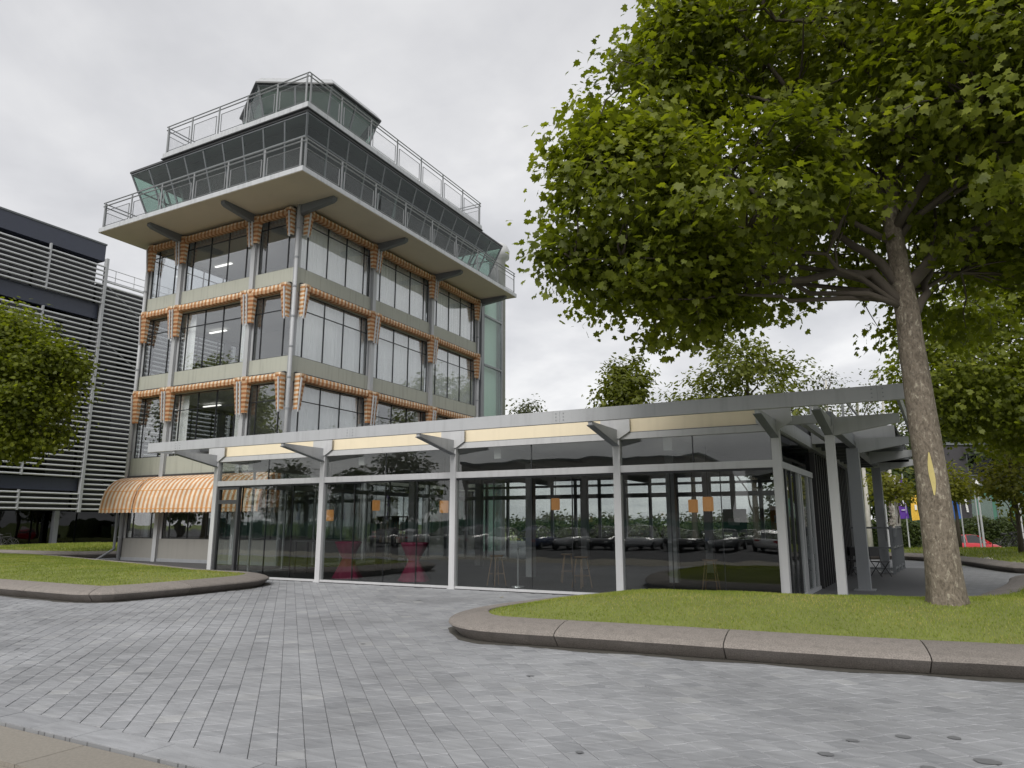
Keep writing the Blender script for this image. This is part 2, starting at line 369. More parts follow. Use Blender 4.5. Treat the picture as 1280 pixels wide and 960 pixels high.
PLANTERS = {
 'right': [(-6.5, 10.9), (-6.35, 9.9), (-5.6, 9.05), (-4.4, 9.13), (-2.85, 9.26), (-.64, 9.38), (1.05, 9.64), (6, 10.5), (13, 12), (14, 26), (4.0, 26.4), (2.75, 24.6), (2.45, 22.0), (1.75, 18.9), (1.0, 16.3), (-.6, 15.2), (-3, 15.0), (-5.2, 14.7), (-6.05, 12.8)],
 'left': [(-45, 10.2), (-30, 9.8), (-18.6, 9.55), (-16.5, 9.5), (-15.0, 9.5), (-14.75, 10.6), (-14.75, 12.2), (-14.9, 14.2), (-16.3, 15.35), (-17.9, 15.2), (-21.7, 16.3), (-25.3, 17.2), (-29, 18.1), (-34, 19.3), (-45, 20.5)],
 'back': [(-50, 21.0), (-36.2, 20.3), (-33.6, 22.3), (-33.3, 25), (-33.6, 44), (-49.2, 44)],
 'far': [(-3.2, 38.8), (-2.2, 37.2), (.1, 38.7), (2.2, 35.0), (3.2, 30.0), (3.9, 29.4), (6, 32), (13, 33), (22, 36), (22, 54), (10.4, 48.6), (4.3, 45.3), (-1.9, 42), (-3.4, 40.5)],
}
POLY = {k: ccw(chaikin(v)) for k, v in PLANTERS.items()}
def edge_dist(P, poly):
    A = np.array(poly); B = np.roll(A, -1, 0); d = B-A; L2 = (d**2).sum(1)
    P = np.asarray(P)[:, None, :]
    t = np.clip(((P-A)*d).sum(2)/L2, 0, 1); return np.sqrt(((A+d*t[..., None]-P)**2).sum(2)).min(1)
def inside_np(P, poly):
    x, y = P[:, 0], P[:, 1]; r = np.zeros(len(P), bool)
    for i in range(len(poly)):
        (x1, y1), (x2, y2) = poly[i], poly[i-1]
        if y1 == y2: continue
        r ^= ((y1 > y) != (y2 > y)) & (x < (x2-x1)*(y-y1)/(y2-y1)+x1)
    return r
HM = {'right': .33, 'left': .16, 'back': .12, 'far': .25}
def lawn_z(P, k):
    d = edge_dist(P, POLY[k]); return .265+HM[k]*(1-np.exp(-np.maximum(d-.5, 0)/1.5))+.012*np.sin(P[:, 0]*3.1)*np.sin(P[:, 1]*2.7)
V3_ = lambda *a: Vector(a)
def kerb(k, label, step=.22, seg=2.2, start=0.):
    root = thing('planter_kerb', label, 'kerb', (POLY[k][0][0], POLY[k][0][1], 0), 'concrete kerbs around the lawns')
    pts = resample(POLY[k], step); n = len(pts)
    prof = [(-.16, -.03), (-.075, .01), (.05, .125), (.095, .165), (.085, .19), (.03, .222), (-.14, .268), (-.36, .30), (-.52, .302), (-.53, .29), (-.53, -.03)]
    frames = []
    for i in range(n):
        t = (pts[(i+1) % n]-pts[i-1]).normalized(); o = Vector((t.y, -t.x, 0)); frames.append((pts[i], o, t))
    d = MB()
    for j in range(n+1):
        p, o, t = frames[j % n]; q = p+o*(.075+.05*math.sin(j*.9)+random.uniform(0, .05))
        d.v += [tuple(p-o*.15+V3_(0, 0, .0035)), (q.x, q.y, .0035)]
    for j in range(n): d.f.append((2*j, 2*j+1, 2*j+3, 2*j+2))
    ob('kerb_dirt_shade', d, 'dirt_shade', root)  # grit along the kerb foot, its dark tone also paints the contact shadow
    per = int(seg/step); i = int(start/step)
    done = 0
    while done < n:
        m = min(per, n-done); mb = MB(); r = random.random(); L = len(prof)
        for j in range(m+1):
            p, o, t = frames[(i+j) % n]
            if j == 0: p = p+t*.007
            if j == m: p = p-t*.007
            for a, z in prof:
                q = p+o*(a+.006*math.sin((i+j)*1.7)); mb.v.append((q.x, q.y, z))
        for j in range(m):
            for a in range(L):
                b = (a+1) % L; mb.f.append((j*L+a, (j+1)*L+a, (j+1)*L+b, j*L+b)); mb.rnd.append(r)
        mb.f.append(tuple(range(L))); mb.f.append(tuple(m*L+a for a in reversed(range(L)))); mb.rnd += [r, r]
        ob('kerb_stone', mb, 'kerb', root); i += m; done += m
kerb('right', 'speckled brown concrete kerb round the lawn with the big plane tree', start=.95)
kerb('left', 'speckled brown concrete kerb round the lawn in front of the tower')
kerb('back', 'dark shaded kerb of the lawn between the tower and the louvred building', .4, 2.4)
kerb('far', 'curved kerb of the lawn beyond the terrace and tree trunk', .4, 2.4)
def lawn(k, cell, xr, yr, name):
    poly = POLY[k]; xs = np.arange(xr[0], xr[1]+cell, cell); ys = np.arange(yr[0], yr[1]+cell, cell)
    X, Y = np.meshgrid(xs, ys); P = np.stack([X.ravel(), Y.ravel()], 1)
    ins = inside_np(P, poly) & (edge_dist(P, poly) > .18); Z = lawn_z(P, k)
    nx = len(xs); F = []
    for j in range(len(ys)-1):
        for i in range(nx-1):
            q = (j*nx+i, j*nx+i+1, (j+1)*nx+i+1, (j+1)*nx+i)
            if sum(ins[a] for a in q) >= 4: F.append(q)
    V = np.column_stack([P, Z])
    used = np.unique(np.array(F)); mp = np.full(len(V), -1); mp[used] = np.arange(len(used))
    o = np_mesh(name, V[used], mp[np.array(F)], np.zeros(len(F)), 'soil_grass', kind='structure')
    o.data.polygons.foreach_set('use_smooth', [True]*len(o.data.polygons))
lawn('right', .2, (-7, 14), (8.8, 26.6), 'lawn')
lawn('left', .25, (-45, -14), (9, 20.6), 'lawn')
lawn('back', .5, (-50, -33), (20, 44), 'lawn')
lawn('far', .8, (-12, 30), (29, 64), 'lawn')
def grass(k, n, xr, yr, h, wd, dmin=.46):
    P = np.column_stack([RNG.uniform(*xr, n), RNG.uniform(*yr, n)]); d = edge_dist(P, POLY[k])
    s = RNG.random(n); ok = inside_np(P, POLY[k]) & (d > dmin)
    P = P[ok]; n = len(P); Z = lawn_z(P, k); a = RNG.uniform(0, 2*np.pi, n); hh = h*RNG.uniform(.45, 1.25, n); ww = wd*RNG.uniform(.6, 1.2, n)
    lx, ly = RNG.normal(0, .35, n)*hh, RNG.normal(0, .35, n)*hh
    b = np.column_stack([P, Z-.01]); dx = np.column_stack([np.cos(a)*ww, np.sin(a)*ww, np.zeros(n)])
    V = np.stack([b-dx, b+dx, b+np.column_stack([lx, ly, hh])], 1).reshape(-1, 3); F = np.arange(3*n).reshape(n, 3)
    np_mesh('grass', V, F, RNG.random(n), 'blade', kind='stuff')
grass('right', 170000, (-6.8, 6.5), (9, 17), .040, .007)
grass('right', 40000, (0, 12), (15, 26), .07, .012)
grass('left', 130000, (-34, -14.6), (9.4, 19.4), .045, .009)
grass('far', 40000, (-3, 14), (29.4, 48), .09, .02)
grass('back', 25000, (-50, -33), (20, 30), .09, .02)

# ------------------------------------------------------------------ pavers (rows at 45 degrees to the buildings)
def build_pavers():
    root = thing('pavement', None, None, (0, 0, 0), kind='structure')
    d1 = Vector((-1, 1, 0))/math.sqrt(2); d2 = Vector((1, 1, 0))/math.sqrt(2); W = .2
    lens = [.16, .2, .22, .26, .3]; cand = []
    for r in range(int(-12/W), int(24/W)):
        s = -28+random.random()*.3; c = r*W
        while s < 32:
            L = random.choices(lens, (2, 4, 3, 2, 1))[0]
            a = s; s += L
            m = d1*(a+L/2)+d2*(c+W/2)
            if m.y < 3.7 or m.y > 15.9 or m.x > 9 or m.x < -40: continue
            q = toscreen(m)
            if q is None or not (-60 < q[0] < 1340 and 640 < q[1] < 1010): continue
            P = (m.x, m.y)
            sk = False
            for k in ('right', 'left'):
                if poly_inside(P, POLY[k]) and edge_dist(np.array([P]), POLY[k])[0] > .45: sk = True
            if sk: continue
            cand.append((q[2], m, L))
    cand.sort(key=lambda t: t[0])
    g = .0042; t0 = -.05
    def verts(L, W, cx=0, cy=0, z=0, tx=0, ty=0):
        ch = .005; out = []
        gw = .0021
        for (l, w_, zz) in ((L/2-g, W/2-gw, t0), (L/2-g, W/2-gw, -ch), (L/2-g-ch, W/2-gw-ch, 0)):
            for sx, sy in ((-1, -1), (1, -1), (1, 1), (-1, 1)):
                out.append((sx*l, sy*w_, zz+(z+sx*tx+sy*ty if zz > t0 else 0)))
        return out
    FS = [(8, 9, 10, 11)]+[(k*4+i, k*4+(i+1) % 4, (k+1)*4+(i+1) % 4, (k+1)*4+i) for k in (0, 1) for i in range(4)]
    shared = {}
    stuff = MB(); nind = 0
    rot = math.atan2(d1.y, d1.x)
    for depth, m, L in cand:
        rnd = min(1, max(0, random.gauss(.5, .22))); z, tx, ty = random.gauss(0, .0012), random.gauss(0, .0008), random.gauss(0, .0008)
        corners = [m+d1*sx*L/2+d2*sy*W/2 for sx in (-1, 1) for sy in (-1, 1)]
        ymin = min(c.y for c in corners)
        if ymin < 3.956:
            # cut along the border course: clip the outline
            pl = [m+d1*sx*(L/2-g)+d2*sy*(W/2-g) for sx, sy in ((-1, -1), (1, -1), (1, 1), (-1, 1))]; out = []
            for i in range(4):
                a, b = pl[i-1], pl[i]
                if (a.y >= 3.956) != (b.y >= 3.956): out.append(a.lerp(b, (3.956-a.y)/(b.y-a.y)))
                if b.y >= 3.956: out.append(b)
            if len(out) < 3: continue
            n = len(out); stuff.add([(p.x, p.y, t0) for p in out]+[(p.x, p.y, z) for p in out], [tuple(range(n, 2*n))]+[(i, (i+1) % n, n+(i+1) % n, n+i) for i in range(n)], rnd)
            continue
        if nind < 288:
            key = (L, int(rnd*8))
            if key not in shared:
                mb = MB().add(verts(L, W), FS, (int(rnd*8)+.5)/8)
                o = ob('paving_stone', mb, 'paver', root); shared[key] = o
            else:
                o = shared[key].copy(); COL.objects.link(o); o.parent = root
            o.location = (m.x, m.y, z); o.rotation_euler = (ty/.1, tx/.15, rot); nind += 1
        else:
            vs = verts(L, W, z=z, tx=tx, ty=ty); c, s_ = math.cos(rot), math.sin(rot)
            stuff.add([(m.x+x*c-y*s_, m.y+x*s_+y*c, zz) for x, y, zz in vs], FS, rnd)
    ob('paving_stones', stuff, 'paver', root, kind='stuff')
    # straight border course and the exposed aggregate kerb slabs at the road
    x = -12.3
    while x < 6:
        L = random.uniform(.55, .95); ob('border_stone', MB().box(x+.003, x+L-.003, 3.675, 3.948, -.05, random.gauss(.001, .001), random.random()*.5+.2), 'paver', root); x += L
    x = -5.67-9*1.25
    while x < 8:
        ob('kerb_slab', MB().box(x+.004, x+1.246, 3.165, 3.662, -.12, -.028, random.random()), 'kerb_slab', root); x += 1.25
    mb = MB()
    for (px, py, a, b) in [(1.0, 6.02, .05, .04), (.93, 6.55, .05, .04), (.42, 6.35, .09, .07), (.05, 6.0, .06, .05), (.25, 6.9, .05, .05), (-.1, 6.75, .06, .05), (-.45, 6.45, .05, .04), (-.6, 6.0, .06, .05), (.7, 6.3, .04, .03), (-3.7, 7.4, .05, .03), (-9.3, 13.2, .06, .05), (-2.2, 5.2, .03, .03), (-6.7, 8.2, .04, .03)]:
        n = 14; mb.add([(px+math.cos(2*math.pi*i/n)*a*random.uniform(.85, 1.1), py+math.sin(2*math.pi*i/n)*b*random.uniform(.85, 1.1), .0055) for i in range(n)], [tuple(range(n))])
    ob('stains', mb, 'stain', root, kind='stuff')
build_pavers()

# ------------------------------------------------------------------ control tower
V3 = Vector
def tower():
    T = thing('control_tower', 'former airport control tower with orange checked awnings and glazed lookout floors', 'tower', (-26.5, 28.5, 0))
    X0, X1, Y0, Y1 = -31.5, -21.5, 21., 36.
    FS_ = (V3((X0, Y0, 0)), V3((1, 0, 0)), V3((0, -1, 0))); FE = (V3((X1, Y0, 0)), V3((0, 1, 0)), V3((1, 0, 0)))
    FN = (V3((X1, Y1, 0)), V3((-1, 0, 0)), V3((0, 1, 0))); FW = (V3((X0, Y1, 0)), V3((0, -1, 0)), V3((-1, 0, 0)))
    faces = [(FS_, [.1, 2.6, 7.45, 10.]), (FE, [0, 5, 10, 15.]), (FN, [0, 2.55, 7.4, 10]), (FW, [0, 5, 10, 15.])]
    SILL = [.98, 4.61, 8.5, 12.37]; HEAD = [3.45, 7.42, 11.27, 14.86]
    # spandrel panels, one per bay and storey
    for fi, (F, us) in enumerate(faces):
        for a, b in zip(us, us[1:]):
            for z0, z1 in ((3.45, 4.61), (7.42, 8.5), (11.27, 12.37)):
                ob('spandrel_panel', MB().fbox(F, a+.02, b-.02, -.25, 0.0, z0, z1), 'spandrel', T)
            ob('base_panel', MB().fbox(F, a+.02, b-.02, -.25, 0.0, .14, .98), 'base_panel', T)
            ob('head_panel', MB().fbox(F, a+.02, b-.02, -.25, 0.0, 14.86, 15.1), 'spandrel', T)
        ob('plinth_rail', MB().fbox(F, us[0], us[-1], -.2, .05, 0.0, .14), 'steel_grey', T)
    for F, us in faces:
        for i, u in enumerate(us):
            a, b = (u-.205, u+.205) if 0 < i < len(us)-1 else ((u+.0, u+.205) if i == 0 else (u-.205, u))
            for z0, z1 in zip(SILL, HEAD): ob('jamb_panel', MB().fbox(F, a, b, -.13, -.012, z0+.002, z1-.002), 'steel_light', T)
    # steel posts
    for fi, (F, us) in enumerate(faces):
        for i, u in enumerate(us):
            if i in (0, len(us)-1): continue
            mb = MB().fbox(F, u-.09, u+.09, .001, .13, 0, 15.1); mb.fbox(F, u-.12, u+.12, .13, .15, 0, 15.1)
            ob('post', mb, 'steel_light', T)
    for x, y in ((X0+.08, Y0-.06), (X1, Y0-.06), (X1, Y1), (X0, Y1)):
        mb = MB().tube([(x+.06, y-.05, 0), (x+.06, y-.05, 15.1)], .08, 12); p = ob('corner_post', mb, 'steel_light', T, True)
        mb = MB().box(x-.14, x-.04, y-.0, y+.12, 0, 15.1); ob('post_flange', mb, 'steel_grey', p)
        mb = MB()
        for z in np.arange(1, 15, 1.3): mb.tube([(x+.06, y-.05, z), (x+.06, y-.05, z+.07)], .098, 12)
        ob('pipe_clamp', mb, 'steel_grey', p)
    # windows
    def window(F, a, b, z0, z1, transom, curtain=0):
        fr = MB(); t = .034
        wn = (.42 if b-a < 3 else .43)
        k = 1 if b-a < 3 else 3
        inner = np.linspace(a+wn, b-wn, k+1); cuts = [a]+list(inner)+[b]
        for z in (z0, z1-t): fr.fbox(F, a, b, -.11, -.05, z, z+t)
        for c in cuts: fr.fbox(F, max(a, c-t/2), min(b, c+t/2), -.105, -.045, z0+t, z1-t)
        zt = [z0, z1] if not transom else [z0, z0+2.06, z1]
        if transom: fr.fbox(F, a, b, -.10, -.048, zt[1]-.016, zt[1]+.018)
        o = ob('window', fr, 'frame_dark', T)
        for i in range(len(cuts)-1):
            for j in range(len(zt)-1):
                tilt = random.uniform(-.006, .006)
                m = MB().fbox(F, cuts[i]+.012, cuts[i+1]-.012, -.082, -.070, zt[j]+.03, zt[j+1]-.03)
                n = F[2]*tilt; m.v = [tuple(V3(v)+n*((v[2]-z0)*.6)) for v in m.v]
                ob('pane', m, 'tower_glass', o)
        if curtain:
            q = MB(); st = .07; u = a+.05; n0 = -.26; pts = []
            rngs = [(a-.05, b+.05)] if curtain == 1 else [(a+.05, a+(b-a)*.18), (b-(b-a)*.14, b-.05)]
            for ua, ub in rngs:
                base = len(q.v); k = int((ub-ua)/st)
                for i in range(k+1):
                    u = ua+(ub-ua)*i/k; n = n0+.035*math.sin(i*1.9)+.02*math.sin(i*.7)
                    for z in (z0+.05, z1-.05): p = F[0]+F[1]*u+F[2]*n; q.v.append((p.x, p.y, z))
                for i in range(k): q.f.append((base+2*i, base+2*i+2, base+2*i+3, base+2*i+1))
            ob('curtain', q, 'curtain', o)
    for fi, (F, us) in enumerate(faces):
        for bi, (a, b) in enumerate(zip(us, us[1:])):
            for lv in range(4):
                cur = 0
                if fi == 1 and lv in (2, 3): cur = 1
                if fi == 1 and lv == 1: cur = 1 if bi == 0 else 2
                if fi == 0 and lv in (1, 2) and bi == 1: cur = 2
                window(F, a+.2, b-.2, SILL[lv], HEAD[lv], lv in (1, 2, 3), cur)
    # inside: floors, ceilings, core
    for lv, (z0, z1) in enumerate(((-.02, .02), (3.6, 4.45), (7.55, 8.35), (11.4, 12.2), (14.9, 15.1))):
        ob('floor_slab', MB().box(X0+.3, X1-.3, Y0+.3, Y1-.3, z0, z1), 'interior', T)
    ob('core_wall', MB().box(-29.2, -25.2, 25.6, 33.5, .02, 15.3), 'interior', T)
    for lv in range(1, 4):
        mb = MB()
        for yy in (24.,): 
            for xx in (-29.8, -23.6): mb.box(xx-.6, xx+.6, yy-.06, yy+.06, HEAD[lv]-.02, HEAD[lv]+.03)
        ob('ceiling_lamp', mb, 'strip_light', T)
    # awnings over the upper windows: gathered check cloth on a drop frame
    def drop_awning(F, a, b, zt, zb, back=.0):
        root = MB()
        m = MB(); prof = [(.06, 0), (.27, -.035), (.325, -.065), (.335, -.17), (.325, -.285), (.27, -.32), (.08, -.31)]
        k = max(2, int((b-a)/.075))
        for i in range(k+1):
            u = a+(b-a)*i/k
            pl = .007*math.sin(i*2.1)+.010*math.sin(i*.63+a)
            sag = (-.03-.03*math.sin(a*3.7+zt))*math.sin(math.pi*i/k)
            for j, (n, z) in enumerate(prof):
                p = F[0]+F[1]*u+F[2]*(n+(pl if 0 < j < 6 else 0)); m.v.append((p.x, p.y, zt+z+(pl*.5+sag if j > 2 else 0)))
                m.st.append(u/.235+.03*j); m.st2.append((.1, .2, .3, .55, .8, .9, .95)[j]+.0*u)
        L = len(prof)
        for i in range(k):
            for j in range(L-1): m.f.append((i*L+j, (i+1)*L+j, (i+1)*L+j+1, i*L+j+1))
        o = ob('window_awning', m, 'awning_check', T)
        for s, u in ((1, a), (-1, b)):
            c = MB(); H = zt-.02-zb; k = 16
            for i in range(k+1):
                f = i/k; z = zt-.02-H*f; wid = (.335-.08*f)+.005*math.sin(i*2.4); du = s*(.40-.16*f)
                for j, (uu, nn) in enumerate(((0, .06), (0, wid), (du*.5, wid+.03), (du, wid-.03), (du, .08))):
                    p = F[0]+F[1]*(u+uu+s*.006*math.sin(i*2.2+j))+F[2]*(nn); c.v.append((p.x, p.y, z)); c.st.append(f*H/.19); c.st2.append((.1, .42, .58, .98, 1.2)[j])
            for i in range(k):
                for j in range(4): c.f.append((i*5+j, i*5+j+1, (i+1)*5+j+1, (i+1)*5+j))
            ob('awning_cheek', c, 'awning_check', o)
            p0 = F[0]+F[1]*(u+s*.05)
            q = MB().bar(p0+F[2]*.40+V3((0, 0, zt-.22)), p0+F[2]*.29+V3((0, 0, zb-.10)), .055, .05); ob('awning_arm', q, 'steel_white', o)
        r = MB().fbox(F, a, b, .02, .14, zt-.02, zt+.05); ob('head_rail', r, 'fascia_dark', o)
    for F, us in faces[:2]:
        for a, b in zip(us, us[1:]):
            for lv, zt in ((1, 7.76), (2, 11.63), (3, 15.02)):
                drop_awning(F, a+(.04 if a > .2 else .20), b-(.04 if b < us[-1]-.01 else .20), zt, zt-1.48-(.1 if lv == 1 else 0)+random.uniform(-.05, .08)+(.2 if lv == 3 else 0))
    # domed striped awnings at ground level
    def dome_awning(F, a, b):
        m = MB(); K = 9; zt = 3.72; H = 1.42; D = 1.22
        arc = [(0, 0)]+[(D*math.sin(t)**.9, -H*(1-math.cos(t))) for t in np.linspace(.15, math.pi/2, K)]+[(D, -H-.2)]
        arc = [(0.02, 0), (.32, -.06), (.62, -.2), (.86, -.42), (1.02, -.68), (1.12, -.98), (1.17, -1.28), (1.19, -1.46), (1.19, -1.64)]
        k = int((b-a)/.085)
        for i in range(k+1):
            u = a+(b-a)*i/k
            for j, (n, z) in enumerate(arc):
                sc_ = .03*abs(math.sin(u*math.pi/.285)) if j == len(arc)-1 else 0
                p = F[0]+F[1]*u+F[2]*n; m.v.append((p.x, p.y, zt+z+sc_)); m.st.append(u/.285); m.st2.append(0)
        L = len(arc)
        for i in range(k):
            for j in range(L-1): m.f.append((i*L+j, (i+1)*L+j, (i+1)*L+j+1, i*L+j+1))
        o = ob('dome_awning', m, 'awning_stripe', T, label='domed orange and cream striped canopy over a ground floor window')
        for u in (a, b):
            c = MB()
            for n, z in arc[:-1]:
                for nn in (0.0, n):
                    p = F[0]+F[1]*u+F[2]*nn; c.v.append((p.x, p.y, zt+z)); c.st.append(nn/.285); c.st2.append(0)
            for j in range(len(arc)-2): c.f.append((2*j, 2*j+1, 2*j+3, 2*j+2))
            ob('awning_cheek', c, 'awning_stripe', o)
        h = MB()
        for j in (2, 4, 7):
            n, z = arc[j]; p = F[0]+F[2]*(n+.004)+V3((0, 0, zt+z)); h.tube([p+F[1]*a, p+F[1]*b], .012, 6)
        ob('awning_hoop', h, 'awning_stripe' if False else 'orange_shade', o)
        ob('head_rail', MB().fbox(F, a, b, .01, .12, zt-.01, zt+.07), 'fascia_dark', o)
    for F, us in faces[:1]:
        us = [0, 2.36, 7.5, 10.]
        for a, b in zip(us, us[1:]): dome_awning(F, a+.05, b-.05)
    q = MB().bar((-31.6, 20.9, 1.6), (-32.2, 20.4, 0.0), .09, .09); ob('drain_pipe', MB().tube([(-31.75, 20.9, 3.4), (-31.75, 20.9, .5), (-32.35, 20.5, .0)], .06, 8), 'steel_grey', T)
    mb = MB().box(-31.18, -30.9, 21.15, 21.16, 1.02, 1.3); ob('window_notice', mb, 'paint_white', T)
    # ---- balcony slab round the lookout
    SX0, SX1, SY0, SY1 = -32.05, -19.17, 18.7, 36.65
    ob('balcony_slab', MB().box(SX0, SX1, SY0, SY1, 15.115, 15.135), 'soffit', T)
    ob('balcony_edge', MB().box(SX0-.02, SX1+.02, SY0-.02, SY1+.02, 15.135, 15.34), 'slab', T)
    def bracket(F, u):
        P, uu, n = F
        def pt(a, z): return P+uu*(u-.1)+n*a+V3((0, 0, z))
        ob('balcony_bracket', MB().prism([pt(0, 15.11), pt(1.95, 15.11), pt(1.95, 14.98), pt(1.8, 14.9), pt(0, 14.70)], uu*.24), 'steel_mid', T)
    for u in (2.6, 7.45, 5.0): 
        if u != 5.0: bracket(FS_, u)
    for u in (0.0, 5, 10, 15.0): bracket(FE, u)
    # ---- railing helper: part with posts, rails and mesh infill frames as sub-parts
    def railing(pts, spacing, z, h, name='balcony_railing', lbl=None):
        rails = MB()
        for a, b in zip(pts, pts[1:]):
            for dz in (h, h-.17): rails.tube([V3((*a, z+dz)), V3((*b, z+dz))], .028, 6)
        o = ob(name, rails, 'rail', T, label=lbl)
        for a, b in zip(pts, pts[1:]):
            a, b = V3((*a, 0)), V3((*b, 0)); L = (b-a).length; d = (b-a)/L; n = max(1, round(L/spacing)); out = V3((d.y, -d.x, 0))
            for i in range(n+1):
                p = a+d*(L*i/n); p = p+d*(.12 if i == 0 else (-.12 if i == n else 0))
                m = MB().bar(p+V3((0, 0, z-.2)), p+V3((0, 0, z+h)), .035, .075, d)
                m.bar(p+V3((0, 0, z-.16))-out*.02, p+V3((0, 0, z-.06))-out*.02, .09, .1, d); ob('post', m, 'rail', o)
            for i in range(n):
                p, q = a+d*(L*i/n+.16), a+d*(L*(i+1)/n-.16); f = MB()
                z0, z1 = z+.1, z+h-.42
                for zz in (z0, z1): f.tube([p+V3((0, 0, zz)), q+V3((0, 0, zz))], .016, 5)
                for e in (p, q): f.tube([e+V3((0, 0, z0)), e+V3((0, 0, z1))], .022, 5)
                k = int((q-p).length/.045)
                for j in range(1, k): e = p.lerp(q, j/k); f.bar(e+V3((0, 0, z0)), e+V3((0, 0, z1)), .003, .003)
                ob('infill_frame', f, 'rail', o)
    e = .06
    railing([(SX0+e, SY1-e), (SX0+e, SY0+e), (SX1-e, SY0+e), (SX1-e, SY1-e)], 2.3, 15.34, 1.28)
    # ---- lookout floor: glass leaning outwards
    BX0, BX1, BY0, BY1 = -31.15, -21.45, 21.05, 36.1   # foot of the glass
    EX0, EX1, EY0, EY1 = -32.25, -20.5, 20.1, 37.2      # eave
    zb, ze = 15.36, 18.82
    fb = [V3((BX0, BY0, zb)), V3((BX1, BY0, zb)), V3((BX1, BY1, zb)), V3((BX0, BY1, zb))]
    ft = [V3((EX0, EY0, ze)), V3((EX1, EY0, ze)), V3((EX1, EY1, ze)), V3((EX0, EY1, ze))]
    for i, n in ((0, 9), (1, 13), (2, 7), (3, 11)):
        b0, b1, t0, t1 = fb[i], fb[(i+1) % 4], ft[i], ft[(i+1) % 4]; out = (b1-b0).normalized().cross(V3((0, 0, 1)))
        fr = MB()
        for j in range(n+1): fr.bar(b0.lerp(b1, j/n), t0.lerp(t1, j/n), .05, .09, b1-b0)
        for f in (.012, .36, .74, .985): fr.bar(b0.lerp(t0, f), b1.lerp(t1, f), .07 if f in (.012, .985) else .035, .06)
        o = ob('lookout_glazing', fr, 'steel_dark' if i < 2 else 'steel_dark', T)
        for j in range(n):
            for f0, f1 in ((.015, .36), (.36, .74), (.74, .985)):
                q = [b0.lerp(b1, (j+.02)/n).lerp(t0.lerp(t1, (j+.02)/n), f0+.005), b0.lerp(b1, (j+.98)/n).lerp(t0.lerp(t1, (j+.98)/n), f0+.005),
                     b0.lerp(b1, (j+.98)/n).lerp(t0.lerp(t1, (j+.98)/n), f1-.005), b0.lerp(b1, (j+.02)/n).lerp(t0.lerp(t1, (j+.02)/n), f1-.005)]
                if i == 1 and j == 4 and f0 == .36: q = [p+out*.25*(1 if k < 2 else 0) for k, p in enumerate(q)]   # the one casement that stands open
                ob('pane', MB().prism(q, out*.012), 'cab_glass', o)
    # dark fit-out inside the lookout
    ob('lookout_core', MB().box(-28.6, -24.2, 23.6, 33.2, 15.36, 18.7), 'matte_black', T)
    ob('lookout_ceiling', MB().box(EX0+.7, EX1-.5, EY0+.5, EY1-.9, 18.55, 18.66), 'matte_black', T)
    mb = MB()
    for y in np.arange(21.9, 35.6, 1.1): mb.box(-22.6, -22.0, y, y+.9, 15.36, 16.2+random.uniform(-.2, .25))
    for x in np.arange(-29.2, -22.4, 1.2): mb.box(x, x+.95, 21.7, 22.3, 15.36, 16.15+random.uniform(-.2, .25))
    ob('lookout_desk', mb, 'steel_dark', T)
    ob('lookout_floor', MB().box(BX0+.1, BX1-.1, BY0+.1, BY1-.1, 15.345, 15.358), 'interior_dark', T)
    mb = MB()
    for x in (-30.4, -29.4): mb.bar((x, 22, 15.4), (x-1.1, 21.4, 18.6), .09, .09); mb.bar((x, 26, 15.4), (x-1.1, 27, 18.6), .09, .09)
    for y in (34.5, 35.4): mb.bar((-23, y, 15.4), (-22, y+1.2, 18.6), .09, .09)
    ob('lookout_strut', mb, 'steel_dark', T)
    ob('lookout_eave', MB().box(EX0-.06, EX1+.06, EY0-.06, EY1+.06, ze, ze+.1), 'fascia_dark', T)
    ob('lookout_roof', MB().box(EX0+.2, EX1-.02, EY0+.02, EY1-.2, ze+.1, ze+.16), 'slab', T)
    # ---- roof deck with railing
    DX0, DX1, DY0, DY1 = -29.8, -20.42, 20.0, 34.6
    ob('roof_deck_edge', MB().box(DX0, DX1, DY0, DY1, ze+.16, ze+.42), 'slab', T)
    ob('roof_deck_gutter', MB().box(DX0-.05, DX1+.05, DY0-.05, DY1+.05, ze+.105, ze+.15), 'fascia_dark', T)
    railing([(DX0+e, DY1-e), (DX0+e, DY0+e), (DX1-e, DY0+e), (DX1-e, DY1-e), (DX0+e, DY1-e)], 2.05, ze+.42, 1.42, 'roof_railing')
    # ---- hexagonal look-out cab
    C = V3((-24.45, 24.2, 0)); zc0, zc1 = ze+.42, 21.75
    def hexp(r, z, off=0): return [C+V3((r*math.cos(R(60*k-30)), r*math.sin(R(60*k-30)), z)) for k in range(6)]
    hb, ht = hexp(2.62, zc0), hexp(3.42, zc1)
    for k in range(6):
        b0, b1, t0, t1 = hb[k], hb[(k+1) % 6], ht[k], ht[(k+1) % 6]; out = (b1-b0).normalized().cross(V3((0, 0, 1))); fr = MB()
        for f in (0, .5): fr.bar(b0.lerp(b1, f), t0.lerp(t1, f), .07, .09, b1-b0)
        for f in (.02, .98): fr.bar(b0.lerp(t0, f), b1.lerp(t1, f), .06, .06)
        o = ob('cab_glazing', fr, 'steel_dark', T)
        for f0, f1 in ((.02, .49), (.51, .98)):
            q = [b0.lerp(b1, f0), b0.lerp(b1, f1), t0.lerp(t1, f1), t0.lerp(t1, f0)]; ob('pane', MB().prism(q, out*.012), 'cab_glass', o)
    he = hexp(3.58, zc1+.005); hr = hexp(3.3, zc1+.42); h2 = hexp(2.5, zc1+.62)
    ob('cab_eave', MB().prism(he, (0, 0, .07)), 'fascia_dark', T)
    m = MB(); m.add([p+V3((0, 0, .075)) for p in he]+hr, [(k, (k+1) % 6, 6+(k+1) % 6, 6+k) for k in range(6)]+[tuple(range(6, 12)), tuple(range(5, -1, -1))]); ob('cab_roof', m, 'steel_light', T)
